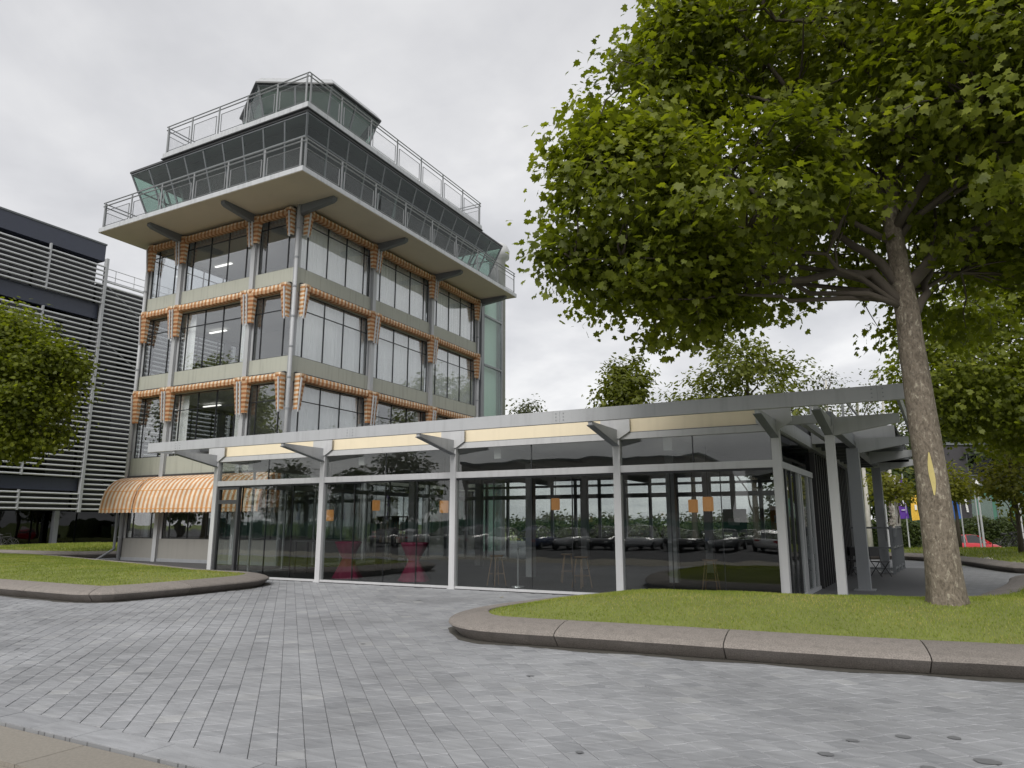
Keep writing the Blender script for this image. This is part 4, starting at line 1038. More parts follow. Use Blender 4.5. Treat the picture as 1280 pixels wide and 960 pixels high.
def tree(name, label, base, trunk, rad, ells, nclump, per, size, mat, group=None, kind='oval', bark='bark_far_and_shaded', seed=1, spread=.34, limbs=8, part_leaves=0, shell=.55, cat='tree', twigs=True, extra=(), voids=(), zmin=0):
    """trunk: list of points; ells: (centre, radii, weight); leaves sit in clumps through the outer part of each ellipsoid"""
    rng = np.random.default_rng(seed); T = thing(name, label, cat, base, group)
    tp = [V3(p) for p in trunk]; k = len(tp)
    if extra:
        m = MB(); NR, NS = 64, 30; z0, z1 = tp[0].z, tp[-1].z; ph = rng.uniform(0, 6.28, 8)
        for i in range(NR+1):
            z = z0+(z1-z0)*(i/NR)**1.35; j = max(a for a in range(k-1) if tp[a].z <= z+1e-6); f = (z-tp[j].z)/(tp[j+1].z-tp[j].z); c = tp[j].lerp(tp[j+1], f); r = rad*(1-.62*(j+f)/(k-1)); h = z-z0
            for q in range(NS):
                a = 2*math.pi*q/NS; fl = math.exp(-h/.22)*(.22+.16*math.cos(5*a+ph[0])+.10*math.cos(3*a+ph[1]))
                bump = .022*math.sin(3*a+2.1*z+ph[2])*math.sin(1.9*z+ph[3])+.014*math.sin(7*a-3*z+ph[4])+.10*math.exp(-((z-4.35)/.28)**2)*max(0, math.cos(a-2.2))+.09*math.exp(-((z-5.05)/.3)**2)
                rr = r*(1+fl+bump); m.v.append((c.x+rr*math.cos(a), c.y+rr*math.sin(a), z))
        for i in range(NR):
            for q in range(NS): a = i*NS+q; b = i*NS+(q+1) % NS; m.f.append((a, b, b+NS, a+NS))
        ob('trunk', m, bark, T, True)
    else: ob('trunk', MB().tube(tp, [rad*(1.3 if i == 0 else 1-.62*i/(k-1)) for i in range(k)], 14), bark, T, True)
    W = np.array([e[2] for e in ells], float); W /= W.sum(); C = []; O = []; EI = []
    for i, (c, r, w) in enumerate(ells):
        m = max(3, int(nclump*W[i])); d = rng.normal(0, 1, (m, 3)); d /= np.linalg.norm(d, axis=1)[:, None]
        f = rng.uniform(shell, 1.0, m)**.8; C.append(np.array(c)+d*f[:, None]*np.array(r)); O.append(d); EI += [i]*m
    C = np.vstack(C); O = np.vstack(O); EI = np.array(EI)
    for v, q in voids: keep = ((C-np.array(v))**2).sum(1) > q*q; C, O, EI = C[keep], O[keep], EI[keep]
    # limbs to the bough centres, twigs to the clumps
    mb = MB(); hubs = []
    for i, (c, r, w) in enumerate(ells):
        c = V3(c); j = min(range(1, k), key=lambda a: abs(tp[a].z-(c.z-.35*(c-tp[a]).length))); st = tp[j]
        if st.z < zmin: j = next(a for a in range(k) if tp[a].z >= zmin); st = tp[j]
        for q in range(max(1, int(limbs*W[i]+.5))):
            tgt = c+V3(rng.normal(0, .35, 3)*np.array(r)); pts = curve(st.lerp(tp[max(0, j-1)], rng.random()*.6), tgt, rng, .16, 7, .04); rr = rad*(.34 if not extra else .2)
            mb.tube(pts, [rr*(1-.82*a/7) for a in range(8)], 7); hubs += [(p, i) for p in pts[3:]]
    for pl, r0 in extra:
        pl = [V3(p) for p in pl]; pts = []
        for a, b in zip(pl, pl[1:]): pts += [a.lerp(b, q) for q in (0, .33, .67)]
        pts.append(pl[-1]); pts = [p if i in (0,) else p+V3(rng.normal(0, .03, 3)) for i, p in enumerate(pts)]; mb.tube(pts, [r0*(1-.75*i/(len(pts)-1)) for i in range(len(pts))], 9); hubs += [(p, 0) for p in pts[4:]]
    if twigs:
        H = np.array([tuple(h[0]) for h in hubs])
        for p in C[rng.permutation(len(C))[:int(len(C)*.7)]]:
            h = H[np.argmin(((H-p)**2).sum(1)+rng.random(len(H))*.5)]; pts = curve(h, p, rng, .2, 4, .05); mb.tube(pts, [rad*.085, rad*.07, rad*.055, rad*.04, rad*.02], 4, False)
    ob('branches', mb, 'bark_far_and_shaded', T, True, kind='stuff')  # limbs and twigs coloured darker, the dense crown's shade painted into the bark
    n = len(C)*per; idx = np.repeat(np.arange(len(C)), per)
    fat = rng.uniform(.7, 1.35, len(C))[idx, None]
    P = C[idx]+np.clip(rng.normal(0, 1, (n, 3)), -1.7, 1.7)*np.array([spread, spread, spread*.62])*fat
    out = O[idx]
    if part_leaves:
        S = [toscreen(p) for p in P]; dist = np.array([s[2] if s and 0 < s[0] < 1280 and 0 < s[1] < 960 else 1e9 for s in S]); order = np.argsort(dist)
        near, P2, o2 = order[:part_leaves], P[order[part_leaves:]], out[order[part_leaves:]]
        make_leaves('crown', P2, o2, size, kind, mat, T, rng, kind='stuff')
        s_, t_, u_ = leaf_frames(part_leaves, out[near], rng); TT, F = leaf_template(kind); meshes = []
        for v in range(8):
            o = np_mesh('leaf', TT, F, np.full(len(F), .15+.1*v), mat, None); meshes.append(o.data); bpy.data.objects.remove(o)
        for a, i in enumerate(near):
            o = bpy.data.objects.new('leaf', meshes[a % 8]); COL.objects.link(o); o.parent = T; sz = size*rng.uniform(.7, 1.2)
            m = Matrix((s_[a]*sz, t_[a]*sz, u_[a]*sz)).transposed().to_4x4(); m.translation = V3(P[i])-ORG[T.name]; o.matrix_local = m
    else: make_leaves('crown', P, out, size, kind, mat, T, rng, kind='stuff')
    return T
def scatter(n, rng):
    P = np.column_stack([rng.uniform(-9, 3.5, n), rng.uniform(4.5, 15.6, n)]); z = np.full(n, .012)
    ins = inside_np(P, POLY['right']); z[ins] = lawn_z(P[ins], 'right')+.035; ed = edge_dist(P, POLY['right']); ok = (ed > .7) | (~ins & (ed > .25)); P, z = P[ok], z[ok]; n = len(P)
    T0, F = leaf_template('plane'); a = rng.uniform(0, 6.28, n); sz = rng.uniform(.06, .11, n); s = np.column_stack([np.cos(a), np.sin(a), rng.normal(0, .15, n)]); t = np.column_stack([-np.sin(a), np.cos(a), rng.normal(0, .15, n)]); u = np.tile([0, 0, -.5], (n, 1))
    V = np.column_stack([P, z])[:, None]+sz[:, None, None]*(T0[None, :, :1]*s[:, None]+T0[None, :, 1:2]*t[:, None]+T0[None, :, 2:3]*u[:, None])
    np_mesh('fallen_leaves', V.reshape(-1, 3), ((np.arange(n)*len(T0))[:, None, None]+F[None]).reshape(-1, 3), np.repeat(rng.uniform(0, 1, n), len(F)), 'leaf_fallen', kind='stuff')
scatter(7, np.random.default_rng(4))
def rel(base, r, f, z): return tuple(V3(base)+RGT*r+FWD*f+V3((0, 0, z-base[2])))
B = (.55, 12.3, .5)
TR = [(0, .3), (0, .72), (-.01, 1.13), (-.02, 2.28), (-.07, 3.48), (-.1, 4.23), (-.1, 4.74), (-.13, 5.13), (-.2, 6.33), (-.15, 7.16), (-.1, 9.6)]
ells = [(rel(B, .2, .9, 8.7), (4.6, 4.0, 3.2), 5.2), (rel(B, -.4, 1.0, 10.7), (3.3, 3.2, 2.5), 2.8), (rel(B, -4.25, .2, 6.85), (1.6, 1.8, 1.1), 1.3), (rel(B, -4.0, .3, 8.6), (1.3, 1.7, 1.0), .8), (rel(B, -3.5, .6, 5.65), (1.9, 1.8, .75), 1.1), (rel(B, -2.8, -.5, 6.5), (1.8, 1.7, 1.2), 1.0),
        (rel(B, -5.1, .3, 5.85), (.7, .9, .42), .33), (rel(B, -4.9, .1, 7.75), (.6, .9, .4), .25), (rel(B, -3.3, .6, 10.0), (1.0, 1.3, .8), .4), (rel(B, -3.4, .6, 4.95), (.9, 1.0, .4), .28),
        (rel(B, 3.2, .4, 7.8), (2.9, 2.8, 2.2), 2.2), (rel(B, 1.2, -2.4, 7.6), (3.0, 2.2, 2.0), 1.6), (rel(B, .1, -1.7, 7.7), (1.7, 1.2, 1.35), .7), (rel(B, 2.8, 2.2, 6.0), (2.4, 2.2, 1.1), 1.0), (rel(B, -3.6, .4, 9.7), (.9, 1.1, .7), .4), (rel(B, -1.6, 2.8, 6.6), (2.6, 2.0, 1.1), .9)]
voids_ = [(rel(B, -2.2, -.2, 5.3), .55), (rel(B, -4.3, -.6, 6.3), .4), (rel(B, .2, -1.0, 9.0), .8), (rel(B, 1.9, -2.6, 7.2), .6), (rel(B, -3.4, -.9, 9.2), .5), (rel(B, -4.9, .2, 7.25), .42), (rel(B, -4.9, -.8, 7.25), .42), (rel(B, -4.9, 1.2, 7.25), .42), (rel(B, -5.0, .2, 5.95), .35), (rel(B, -4.3, .2, 9.4), .6), (rel(B, -4.3, -1, 9.4), .6), (rel(B, -2.6, 0, 7.1), .8), (rel(B, -1.5, -2.4, 7.6), .7), (rel(B, .6, -2.8, 6.4), .7), (rel(B, -.6, -1.2, 5.6), .9), (rel(B, -.9, .6, 5.4), .9), (rel(B, .6, .3, 5.5), .8), (rel(B, 1.4, -1.0, 8.6), .7), (rel(B, -3.2, -1.2, 8.4), .6), (rel(B, -1.6, -1.0, 9.8), .7), (rel(B, 2.2, -2.2, 9.2), .7), (rel(B, -3.0, -1.4, 5.4), .5)]
limbs_ = [([rel(B, -.13, 0, 5.0), rel(B, -.6, 0, 5.45), rel(B, -1.2, 0, 5.5), rel(B, -2.5, .1, 5.35), rel(B, -4.2, .3, 5.5)], .10), ([rel(B, -.12, 0, 5.2), rel(B, -.55, .1, 5.85), rel(B, -1.1, .2, 6.25), rel(B, -2.6, .4, 7.3)], .09),
          ([rel(B, -.1, 0, 5.25), rel(B, .35, -.05, 5.75), rel(B, 1.29, -.1, 6.4), rel(B, 2.9, -.1, 7.3)], .11), ([rel(B, -.05, 0, 4.75), rel(B, .25, .1, 5.2), rel(B, .5, .2, 5.7), rel(B, .8, .5, 6.8)], .08), ([rel(B, -.2, 0, 6.2), rel(B, .2, -1, 7.2), rel(B, .8, -2.4, 7.9)], .08), ([rel(B, -.2, 0, 6.6), rel(B, -1.2, 0, 8), rel(B, -2.4, .1, 9.9)], .09)]
TP = tree('plane_tree', 'big plane tree with flaking patchy bark on the lawn at the right', B, [rel(B, r, 0, z) for r, z in TR], .262, ells, 1150, 80, .122, 'leaf_plane', None, 'plane', 'bark', 5, .26, 6, 298, .42, extra=limbs_, voids=voids_, zmin=5.0)
m = MB()
for i in range(9):
    z = 2.05+.62*i/8; r_ = -.02-.05*max(0, z-2.28)/1.2; c = V3(rel(B, r_, 0, z)); wd = .085*math.sin(math.pi*(i+.6)/9.2)
    for j in range(4):
        a = -1.57-.50+wd*(j-1.5)*1.3+.02*math.sin(i*.9); rr = .262*(1-.62*(3+(z-2.28)/1.2)/10)*1.03+.006; p = c+RGT*math.cos(a)*rr+FWD*math.sin(a)*rr; m.v.append(tuple(p))
for i in range(8):
    for j in range(3): m.f.append((i*4+j, i*4+j+1, i*4+j+5, i*4+j+4))
ob('bark_scar', m, 'bark_scar', TP, label='pale yellow patch where bark has come off')
B2 = rel((0, 0, .4), 20.6, 24, .4)
tree('plane_tree', 'second plane tree further right whose boughs hang beyond the trunk', B2, [rel(B2, 0, 0, 0), rel(B2, 0, 0, 2.5), rel(B2, 0, 0, 5), rel(B2, 0, 0, 9)], .3,
     [(rel(B2, -2.0, 0, 7.8), (4.6, 4.2, 3.2), 3), (rel(B2, -5.3, -.3, 6.6), (2.1, 2.4, 2.0), 1.4), (rel(B2, -2.4, .3, 5.3), (2.2, 2.0, 1.1), .9), (rel(B2, 1, 0, 10), (4.5, 4.5, 3), 2)], 420, 90, .15, 'leaf_plane', None, 'plane', 'bark', 8, .5, 9)
B3 = rel((0, 0, 0), -22.1, 29, .1)
tree('round_tree', 'dense round green tree at the left edge before the louvred building', B3, [rel(B3, 0, 0, 0), rel(B3, 0, 0, 2.2), rel(B3, 0, 0, 4), rel(B3, 0, 0, 7)], .2,
     [(rel(B3, .7, 0, 7.2), (3.1, 3.1, 3.1), 3), (rel(B3, -.9, 0, 6.0), (2.4, 2.6, 2.2), 1.2), (rel(B3, 1.5, -.5, 6.2), (2.2, 2.4, 2.2), 1.4), (rel(B3, .6, 0, 9.6), (1.5, 1.5, 1.0), .6), (rel(B3, 2.9, 0, 8.3), (1.0, 1.2, .9), .4)], 420, 80, .15, 'leaf_plane', None, 'plane', 'bark_far_and_shaded', 12, .4, 8, 0, .5)
def bg(name, lab, r, f, zc, rx, rz, mat, seed, n=70, per=45, size=.42, th=None, base_z=None, trunk_r=.2, bark='bark_far_and_shaded', spread=.55, shell=.4, group='trees beyond the pavilion'):
    base_z = (.1 if f < 39 else -.9) if base_z is None else base_z
    b = rel((0, 0, base_z), r, f, base_z); rng = np.random.default_rng(seed)
    E_ = [(rel(b, 0, 0, zc), (rx, rx, rz), 3)]
    for i in range(5):
        a = rng.uniform(0, 6.28); q = rng.uniform(.35, .7); E_.append((rel(b, q*rx*math.cos(a), q*rx*math.sin(a), zc+rng.uniform(-.6, .55)*rz), (rx*.52, rx*.52, rz*.45), .9))
    return tree(name, lab, b, [rel(b, 0, 0, base_z), rel(b, .05, 0, (zc-rz)*.6+.5), rel(b, 0, 0, zc), rel(b, .1, 0, zc+rz*.6)], trunk_r, E_, n, per, size, mat, group, 'oval', bark, seed, spread, 7, 0, shell)
def at(px, d): return (px-640)/904.*d*1.0
bg('leafy_tree', 'tall bright green tree rising behind the middle of the pavilion roof', at(782, 48), 48, 9.6, 1.95, 3.6, 'leaf_bright', 21, 120, 40, .36, spread=.42)
bg('leafy_tree', 'large spreading tree behind the pavilion roof under the plane boughs', at(945, 50), 50, 10.8, 4.3, 3.9, 'leaf_bright', 22, 220, 44, .36)
bg('leafy_tree', 'lower bushy tree joining the large tree behind the pavilion roof', at(868, 52), 52, 9.0, 2.6, 3.0, 'leaf_bright', 23, 110, 40, .36)
bg('willow_tree', 'small wispy grey green tree between tower and pavilion roof', at(660, 60), 60, 10.2, 1.5, 2.4, 'leaf_grey', 24, 60, 26, .30, spread=.5)
for i, (px, d, zc, rz, sd) in enumerate([(1046, 44, 8.6, 3.2, 31), (1085, 40, 7.6, 2.9, 32), (1118, 46, 8.4, 3.6, 33), (1018, 36, 5.6, 2.2, 34)]):
    bg('birch_tree', ['thin birch with sparse twigs left of the pergola opening', 'thin birch seen through the pergola opening', 'thin birch beside the plane trunk', 'birch with white stem seen under the terrace roof'][i], at(px, d), d, zc, 1.35, rz, 'leaf_grey', sd, 34, 16, .24, trunk_r=.14, bark='birch', spread=.45, shell=.2, group='birches behind the terrace')
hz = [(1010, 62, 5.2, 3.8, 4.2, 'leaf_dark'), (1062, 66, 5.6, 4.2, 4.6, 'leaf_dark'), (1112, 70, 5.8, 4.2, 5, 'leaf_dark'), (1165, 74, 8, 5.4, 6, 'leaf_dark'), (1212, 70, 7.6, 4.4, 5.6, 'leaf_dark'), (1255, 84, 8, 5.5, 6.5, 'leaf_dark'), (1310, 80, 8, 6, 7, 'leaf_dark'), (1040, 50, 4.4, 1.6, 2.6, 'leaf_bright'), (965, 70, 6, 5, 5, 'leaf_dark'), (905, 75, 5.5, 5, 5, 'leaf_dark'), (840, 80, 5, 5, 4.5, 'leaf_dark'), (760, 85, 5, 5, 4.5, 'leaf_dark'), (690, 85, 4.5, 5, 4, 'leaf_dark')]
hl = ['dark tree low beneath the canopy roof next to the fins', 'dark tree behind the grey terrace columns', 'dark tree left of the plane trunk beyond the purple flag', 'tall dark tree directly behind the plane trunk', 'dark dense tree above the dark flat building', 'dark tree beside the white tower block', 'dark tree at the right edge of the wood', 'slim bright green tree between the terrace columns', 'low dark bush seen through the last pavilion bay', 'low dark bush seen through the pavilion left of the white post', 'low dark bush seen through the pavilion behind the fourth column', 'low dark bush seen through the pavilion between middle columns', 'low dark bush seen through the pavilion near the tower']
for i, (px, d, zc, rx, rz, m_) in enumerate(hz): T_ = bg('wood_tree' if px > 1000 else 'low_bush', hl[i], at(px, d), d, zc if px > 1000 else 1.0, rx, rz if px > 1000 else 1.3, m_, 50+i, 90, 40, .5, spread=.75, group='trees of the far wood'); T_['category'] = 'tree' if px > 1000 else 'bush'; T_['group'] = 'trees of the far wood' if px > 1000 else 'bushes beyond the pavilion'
bg('young_tree', 'small yellow green tree above the purple flag', at(1122, 34), 34, 3.35, 1.0, .9, 'leaf_yellow', 71, 50, 30, .2, trunk_r=.12, bark='birch', spread=.25)
bg('young_tree', 'small yellow green tree right of the plane trunk above the blue flag', at(1196, 36), 36, 3.6, 1.0, 1.2, 'leaf_yellow', 72, 55, 30, .2, trunk_r=.1, spread=.25)
bg('young_tree', 'yellow green tree at the right edge before the white tower block', at(1272, 30), 30, 3.9, 1.35, 1.9, 'leaf_yellow', 73, 80, 34, .22, trunk_r=.1, spread=.3)

# ------------------------------------------------------------------ hedge, flags, lamp posts, far buildings
def pt(px, d, z=0): return V3(rel((0, 0, 0), at(px, d), d, z))
def hedge():
    T = thing('hedge', 'long clipped green hedge beyond the far lawn', 'hedge', tuple(pt(1200, 56, -.9))); rng = np.random.default_rng(3)
    a, b = pt(985, 58, -.9), pt(1420, 56, -.9); n = 26000; f = rng.random(n); P = np.array(a)+f[:, None]*(np.array(b)-np.array(a)); q = rng.uniform(-1, 1, n); zz = rng.uniform(0, 1, n)
    top = rng.random(n) < .35; P[:, :2] += np.outer(np.where(top, q, -np.abs(rng.normal(1, .12, n))), np.array(FWD)[:2])*.9
    h = np.where(f > .5, 2.75, 2.5)+.15*np.sin(f*60)+.1*np.sin(f*171); P[:, 2] += np.where(top, h+rng.normal(0, .08, n), zz*h)
    ob('hedge_mass', MB().prism([a-FWD*.55, b-FWD*.55, b-FWD*.55+V3((0, 0, 2.5)), a-FWD*.55+V3((0, 0, 2.3))], FWD*1.2), 'hedge', T)
    make_leaves('foliage', P, np.tile(np.array([-FWD.x*-1, -FWD.y, .5]), (n, 1)), .22, 'oval', 'leaf_dark', T, rng, kind='stuff')
hedge()
def flag(px, d, z0, z1, wd, mat, lab, lean=.0, marks=()):
    b = pt(px, d, .1 if d < 38 else -.9); T = thing('banner_flag', lab, 'flag', tuple(b), 'banner flags beyond the lawn')
    tall = z1+.25-b.z; ob('pole', MB().tube([b, b+V3((0, 0, tall))], [.045, .03], 8), 'steel_light', T)
    m = MB(); K = 10
    for i in range(K+1):
        f = i/K; z = z1-(z1-z0)*f
        for j in range(4):
            u = j/3; p = b+RGT*(-.06-wd*u-lean*(f))+FWD*(.06*math.sin(u*5+f*4))+V3((0, 0, z-.06*u-b.z)); m.v.append(tuple(p))
    for i in range(K):
        for j in range(3): m.f.append((i*4+j, i*4+j+1, i*4+j+5, i*4+j+4))
    n = len(m.v); m.v += [tuple(V3(p)+FWD*.012) for p in m.v]; m.f += [tuple(x+n for x in f[::-1]) for f in list(m.f)]
    o = ob('banner', m, mat, T)
    k = MB()
    for (u, f, w_, h_) in marks:
        p = b+RGT*(-.06-wd*u-lean*f)+V3((0, 0, z1-(z1-z0)*f-b.z))-FWD*.12; k.box(p.x-w_/2, p.x+w_/2, p.y-.01, p.y+.01, p.z-h_/2, p.z+h_/2)
    if marks: ob('lettering', k, 'paint_white', T)
mk = [(.5, .12+.05*i, .09 if i % 2 else .14, .07) for i in range(6)]+[(.38, .6, .06, .3), (.62, .6, .06, .3), (.5, .53, .2, .05), (.5, .68, .2, .05), (.5, .8, .2, .04)]
flag(1134, 44, 1.95, 4.4, .62, 'purple', 'purple banner flag with white lettering left of the plane trunk', -.2, mk)
flag(1151, 43, 1.85, 3.3, .4, 'yellow', 'yellow banner flag just left of the plane trunk', .0, [(.5, .5, .12, .3)])
flag(1203, 40, 1.9, 3.5, .62, 'blue', 'blue banner flag just right of the plane trunk', 0, [(.5, .25, .3, .04), (.5, .35, .2, .04)])
flag(1223, 40, 1.95, 3.85, .72, 'charcoal', 'dark grey banner flag with slanting white lettering', .25, [(.85-.45*i/13, .12+.058*i, .1, .1) for i in range(13)])
def mast(px, d, h, lab, twin=False):
    b = pt(px, d, .1 if d < 38 else -.9); T = thing('lamp_post', lab, 'lamp post', tuple(b), 'pale posts beyond the lawn')
    ob('pole', MB().tube([b, b+V3((0, 0, h))], [.07, .045], 8), 'steel_light', T); ob('lamp_head', MB().lathe(tuple(b+V3((0, 0, h))), [(.1, 0), (.16, .05), (.14, .22), (.05, .28)], 10), 'light_lamp', T)
mast(1097, 50, 4.6, 'slim pale lamp post behind the outer terrace column'); mast(1109, 52, 4.4, 'slim pale lamp post left of the purple flag'); mast(1227, 41, 4.7, 'slim grey lamp post standing beside the dark flag')
mast(1277, 48, 5.0, 'pale lamp post at the right edge before the hedge')
def far_box(name, lab, px0, px1, d, z0, z1, mat, nwx, nwz, dep=14, glassm='dark_glass'):
    a, b = pt(px0, d), pt(px1, d); T = thing(name, lab, 'building', tuple((a+b)/2))
    ob('wall', MB().prism([a+V3((0, 0, z0)), b+V3((0, 0, z0)), b+V3((0, 0, z1)), a+V3((0, 0, z1))], FWD*dep), mat, T); u = (b-a); Fm = (a, u.normalized(), -FWD); L = u.length
    ob('roof', MB().prism([a-FWD*.15+V3((0, 0, z1)), b-FWD*.15+V3((0, 0, z1)), b-FWD*.15+V3((0, 0, z1+.25)), a-FWD*.15+V3((0, 0, z1+.25))], FWD*(dep+.3)), 'steel_dark', T)
    for i in range(nwx):
        for j in range(nwz):
            x0 = L*(i+.12)/nwx; x1 = L*(i+.88)/nwx; za = z0+(z1-z0)*(j+.2)/nwz; zb = z0+(z1-z0)*(j+.8)/nwz
            o = ob('window', MB().fbox(Fm, x0, x1, .0, .06, za, zb), 'steel_dark', T); ob('pane', MB().fbox(Fm, x0+.08, x1-.08, .061, .075, za+.08, zb-.08), glassm, o)
far_box('flat_building', 'low dark flat roofed building with pale green glass behind the hedge', 1180, 1420, 66, 0, 5.0, 'green_far', 11, 1, 12, 'ribbed_glass')
far_box('flat_building', 'dark upper storey block set back on the flat building', 1190, 1420, 67, 5.3, 8.9, 'charcoal', 1, 1, 10)
far_box('tower_block', 'white multi storey tower block showing between trees at the right', 1240, 1300, 110, 0, 17, 'white_far', 3, 6, 12)
# far buildings and trees in front of which the visitor stands (they are what the glass mirrors)
def far_south(name, lab, x0, x1, y, h, mat, nx, nz, dep=20):
    T = thing(name, lab, 'building', ((x0+x1)/2, y, -.14)); ob('wall', MB().box(x0, x1, y-dep, y, -.14, h), mat, T); ob('roof', MB().box(x0-.2, x1+.2, y-dep-.2, y+.2, h, h+.3), 'steel_dark', T)
    for i in range(nx):
        for j in range(nz):
            a = x0+(x1-x0)*(i+.2)/nx; b = x0+(x1-x0)*(i+.75)/nx; za = h*(j+.3)/nz; zb = h*(j+.75)/nz; ob('window', MB().box(a, b, y+.01, y+.06, za, zb), 'dark_glass', T)
far_south('warehouse', 'pale brick warehouse across the car park', -52, -20, -52, 9.5, 'brick_far', 7, 1)
far_south('warehouse', 'long white industrial hall across the car park', -16, 40, -60, 9.0, 'white_far', 12, 2)
T_ = thing('site_fence', 'green mesh fence behind the parked cars', 'fence', (-20, -32, -.12))
ob('mesh_panel', MB().box(-90, 50, -32.05, -32, 0, 1.9), 'green_far', T_)
for x in np.arange(-90, 50, 5.): ob('post', MB().box(x-.05, x+.05, -31.99, -31.89, -.12, 2.1), 'green_far', T_)
for i, (x, y, h, m_) in enumerate([(-66, -34, 9, 'leaf_dark'), (-58, -36, 8, 'leaf_dark'), (-49, -34, 10, 'leaf_dark'), (-76, -32, 9, 'leaf_dark'), (-88, -25, 10, 'leaf_dark'), (-40, -40, 6, 'leaf_dark'), (8, -38, 6, 'leaf_dark'), (18, -40, 7, 'leaf_bright'), (-2, -40, 5, 'leaf_dark'), (30, -30, 9, 'leaf_dark'), (44, 0, 14, 'leaf_dark'), (50, 18, 14, 'leaf_bright')]):
    b = (x, y, -.14); tree('street_tree', 'tree across the car park behind the viewer', b, [b, (x, y, h*.3), (x, y, h*.6), (x, y, h*.85)], .22, [((x, y, h*.6), (h*.3, h*.3, h*.4), 2), ((x+1, y, h*.45), (h*.3, h*.3, h*.25), 1)], 90, 44, .6, m_, 'trees across the car park', 'oval', 'bark_far_and_shaded', 90+i, .8, 5)

# ------------------------------------------------------------------ vehicles
def make_car(mat, label, group, cat='car'):
    T = thing('parked_car', label, cat, (0, 0, 0), group)
    st = [(-2.08, .55, .42, .62, .60), (-2.0, .72, .30, .82, .70), (-1.6, .84, .24, .93, .80), (-1.0, .88, .20, .96, .86), (0, .89, .19, .95, .87), (.9, .88, .20, .90, .86), (1.5, .84, .24, .82, .80), (1.95, .70, .30, .68, .66), (2.1, .50, .40, .55, .48)]
    m = MB()
    for x, w_, zb, zt, wt in st: m.v += [(x, -w_*.9, zb), (x, -w_, (zb+zt)/2-.05), (x, -w_, zt-.12), (x, -wt*.86, zt), (x, wt*.86, zt), (x, w_, zt-.12), (x, w_, (zb+zt)/2-.05), (x, w_*.9, zb)]
    for i in range(len(st)-1):
        for j in range(8): a = i*8+j; b = i*8+(j+1) % 8; m.f.append((a, b, b+8, a+8))
    m.f += [tuple(range(8)), tuple(reversed(range((len(st)-1)*8, len(st)*8)))]; ob('body', m, mat, T, True)
    gs = [(-1.75, .70, .90, .92), (-1.35, .70, .90, 1.22), (-.9, .72, .92, 1.40), (0, .72, .92, 1.45), (.35, .72, .91, 1.40), (1.15, .70, .86, .90)]
    g = MB(); r = MB()
    for x, w_, z0, z1 in gs: t = (z1-z0)/.55; g.v += [(x, -w_*1.08, z0), (x, -w_*1.08+.22*t, z1), (x, w_*1.08-.22*t, z1), (x, w_*1.08, z0)]
    for i in range(len(gs)-1):
        for j in range(4): a = i*4+j; b = i*4+(j+1) % 4; g.f.append((a, b, b+4, a+4))
    g.f += [(0, 1, 2, 3), tuple(len(gs)*4-1-k for k in range(4))]; ob('windows', g, 'car_glass', T)
    for x, w_, z0, z1 in gs[1:5]: t = (z1-z0)/.55; h = w_*1.08-.22*t; r.v += [(x, -h-.01, z1-.03), (x, -h+.08, z1+.02), (x, h-.08, z1+.02), (x, h+.01, z1-.03)]
    for i in range(3):
        for j in range(3): a = i*4+j; r.f.append((a, a+1, a+5, a+4))
    for s in (-1, 1):
        for (x0, z0, y0), (x1, z1, y1) in (((-1.35, 1.22, .65), (-1.78, .90, .77)), ((.35, 1.40, .60), (1.15, .88, .76)), ((-.45, 1.43, .60), (-.5, .92, .79))): r.bar((x0, s*y0, z0), (x1, s*y1, z1), .06, .05)
    ob('roof', r, mat, T)
    for s in (-1, 1):
        for x in (-1.32, 1.32):
            y = s*.80; tyre = ob('wheel', MB().tube([(x, y-.1, .31), (x, y-.09, .31), (x, y+.09, .31), (x, y+.1, .31)], [.27, .31, .31, .27], 16), 'rubber', T)
            q = MB().tube([(x, y+s*.101, .31), (x, y+s*.108, .31)], .19, 14); ob('rim', q, 'rim', tyre)
        ob('headlight', MB().box(1.96, 2.06, s*.52-.14, s*.52+.14, .56, .66), 'paint_white', T); ob('tail_light', MB().box(-2.07, -2.0, s*.5-.14, s*.5+.14, .62, .78), 'car_red', T)
        ob('mirror', MB().box(.62, .78, s*.95-.09, s*.95+.09, .90, 1.02), mat, T)
    return T
ob('parking_street', MB().prism([tuple(pt(1000, 45, -.88)), tuple(pt(1600, 45, -.88)), tuple(pt(1600, 52.5, -.88)), tuple(pt(1000, 52.5, -.88))], (0, 0, .31)), 'concrete', kind='structure')
rd = make_car('car_red', 'red car parked between the far lawn and the hedge', None)
q = pt(1206, 49, -.56); rd.location = q; rd.rotation_euler = (0, 0, YAW)
cg = make_car('car_grey', 'parked car across the road behind the viewer', 'cars parked behind the viewer'); cg.location = (-36, -15, -.125); cg.rotation_euler = (0, 0, R(90))
mats_ = ['car_silver', 'car_black', 'car_grey', 'car_white', 'car_blue', 'car_silver', 'car_black']
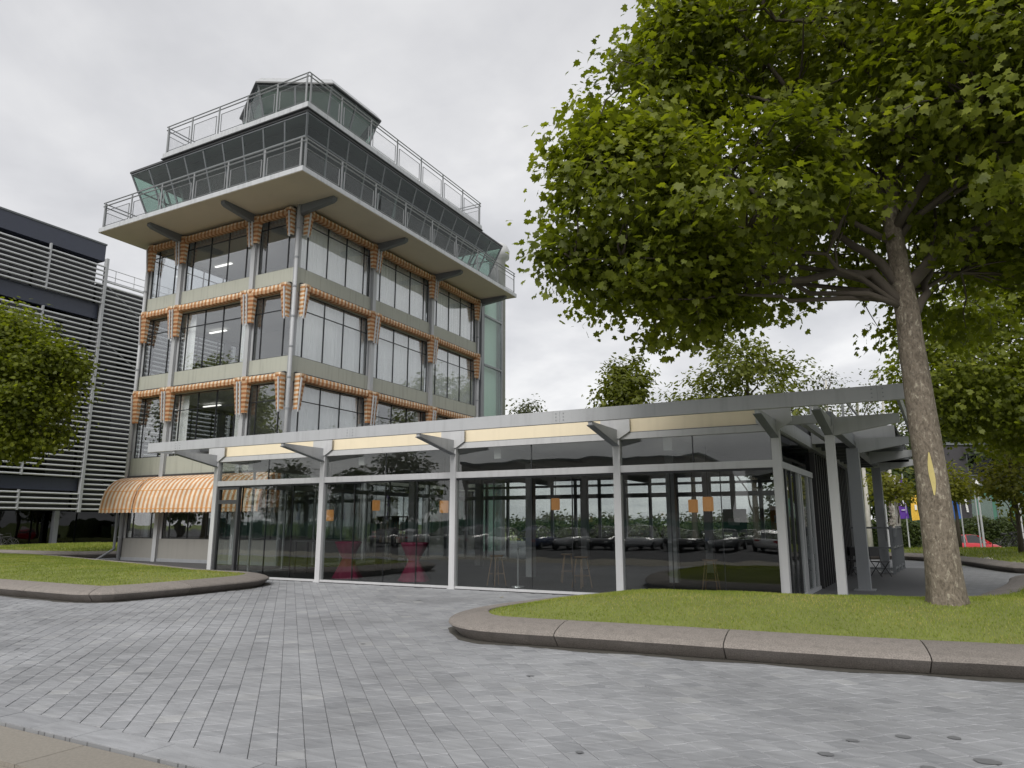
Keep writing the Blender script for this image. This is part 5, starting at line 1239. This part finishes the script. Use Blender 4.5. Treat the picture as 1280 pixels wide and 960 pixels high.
for i in range(18):
    dup(cg, (-33.4+i*2.65+random.uniform(-.1, .1), -15+random.uniform(-.3, .3), -.125), R(90 if random.random() < .6 else -90), None, {'car_grey': mats_[i % 7]})
for i in range(14): dup(cg, (-38+i*3.1, -27+random.uniform(-.3, .3), -.125), R(90), None, {'car_grey': mats_[(i*3+1) % 7]})

def bicycle(loc, rz, lab):
    T = thing('bicycle', lab, 'bicycle', loc, 'parked bicycles'); x0, y0, z0 = loc
    def P(a, z, s=0): return V3((x0+a*math.cos(rz)-s*math.sin(rz), y0+a*math.sin(rz)+s*math.cos(rz), z0+z))
    for a in (-.53, .53):
        pts = [P(a+.33*math.cos(t), .34+.33*math.sin(t)) for t in np.linspace(0, 2*math.pi, 17)]; w_ = ob('wheel', MB().tube(pts, .02, 5, False), 'rubber', T)
        k = MB()
        for t in np.linspace(0, math.pi, 7)[:-1]: k.bar(P(a+.32*math.cos(t), .34+.32*math.sin(t)), P(a-.32*math.cos(t), .34-.32*math.sin(t)), .006, .006)
        ob('spokes', k, 'rim', w_)
    k = MB()
    for p, q in (((-.53, .34), (-.05, .3)), ((-.05, .3), (-.2, .85)), ((-.53, .34), (-.17, .75)), ((-.17, .75), (.36, .8)), ((-.05, .3), (.38, .72)), ((.53, .34), (.34, .95))): k.tube([P(*p), P(*q)], .02, 6)
    ob('frame', k, 'black', T); ob('saddle', MB().tube([P(-.34, .9), P(-.2, .9), P(-.06, .89)], [.07, .06, .025], 8), 'black', T); ob('handlebar', MB().tube([P(.2, 1.0, -.28), P(.34, .98, 0), P(.2, 1.0, .28)], .015, 6), 'black', T)
for i, (x, y) in enumerate([(-48.4, 23.6), (-48.4, 24.1), (-48.4, 24.7)]): bicycle((x, y, .05), .3+.2*i, ('nearest', 'middle', 'farthest')[i]+' of three dark bicycles parked before the louvred building')
for i in range(3): p = pt(1258+8*i, 37.3, .1); bicycle((p.x, p.y, .2), YAW+.4*i, ('leftmost', 'middle', 'rightmost')[i]+' of the dark bicycles in front of the hedge')
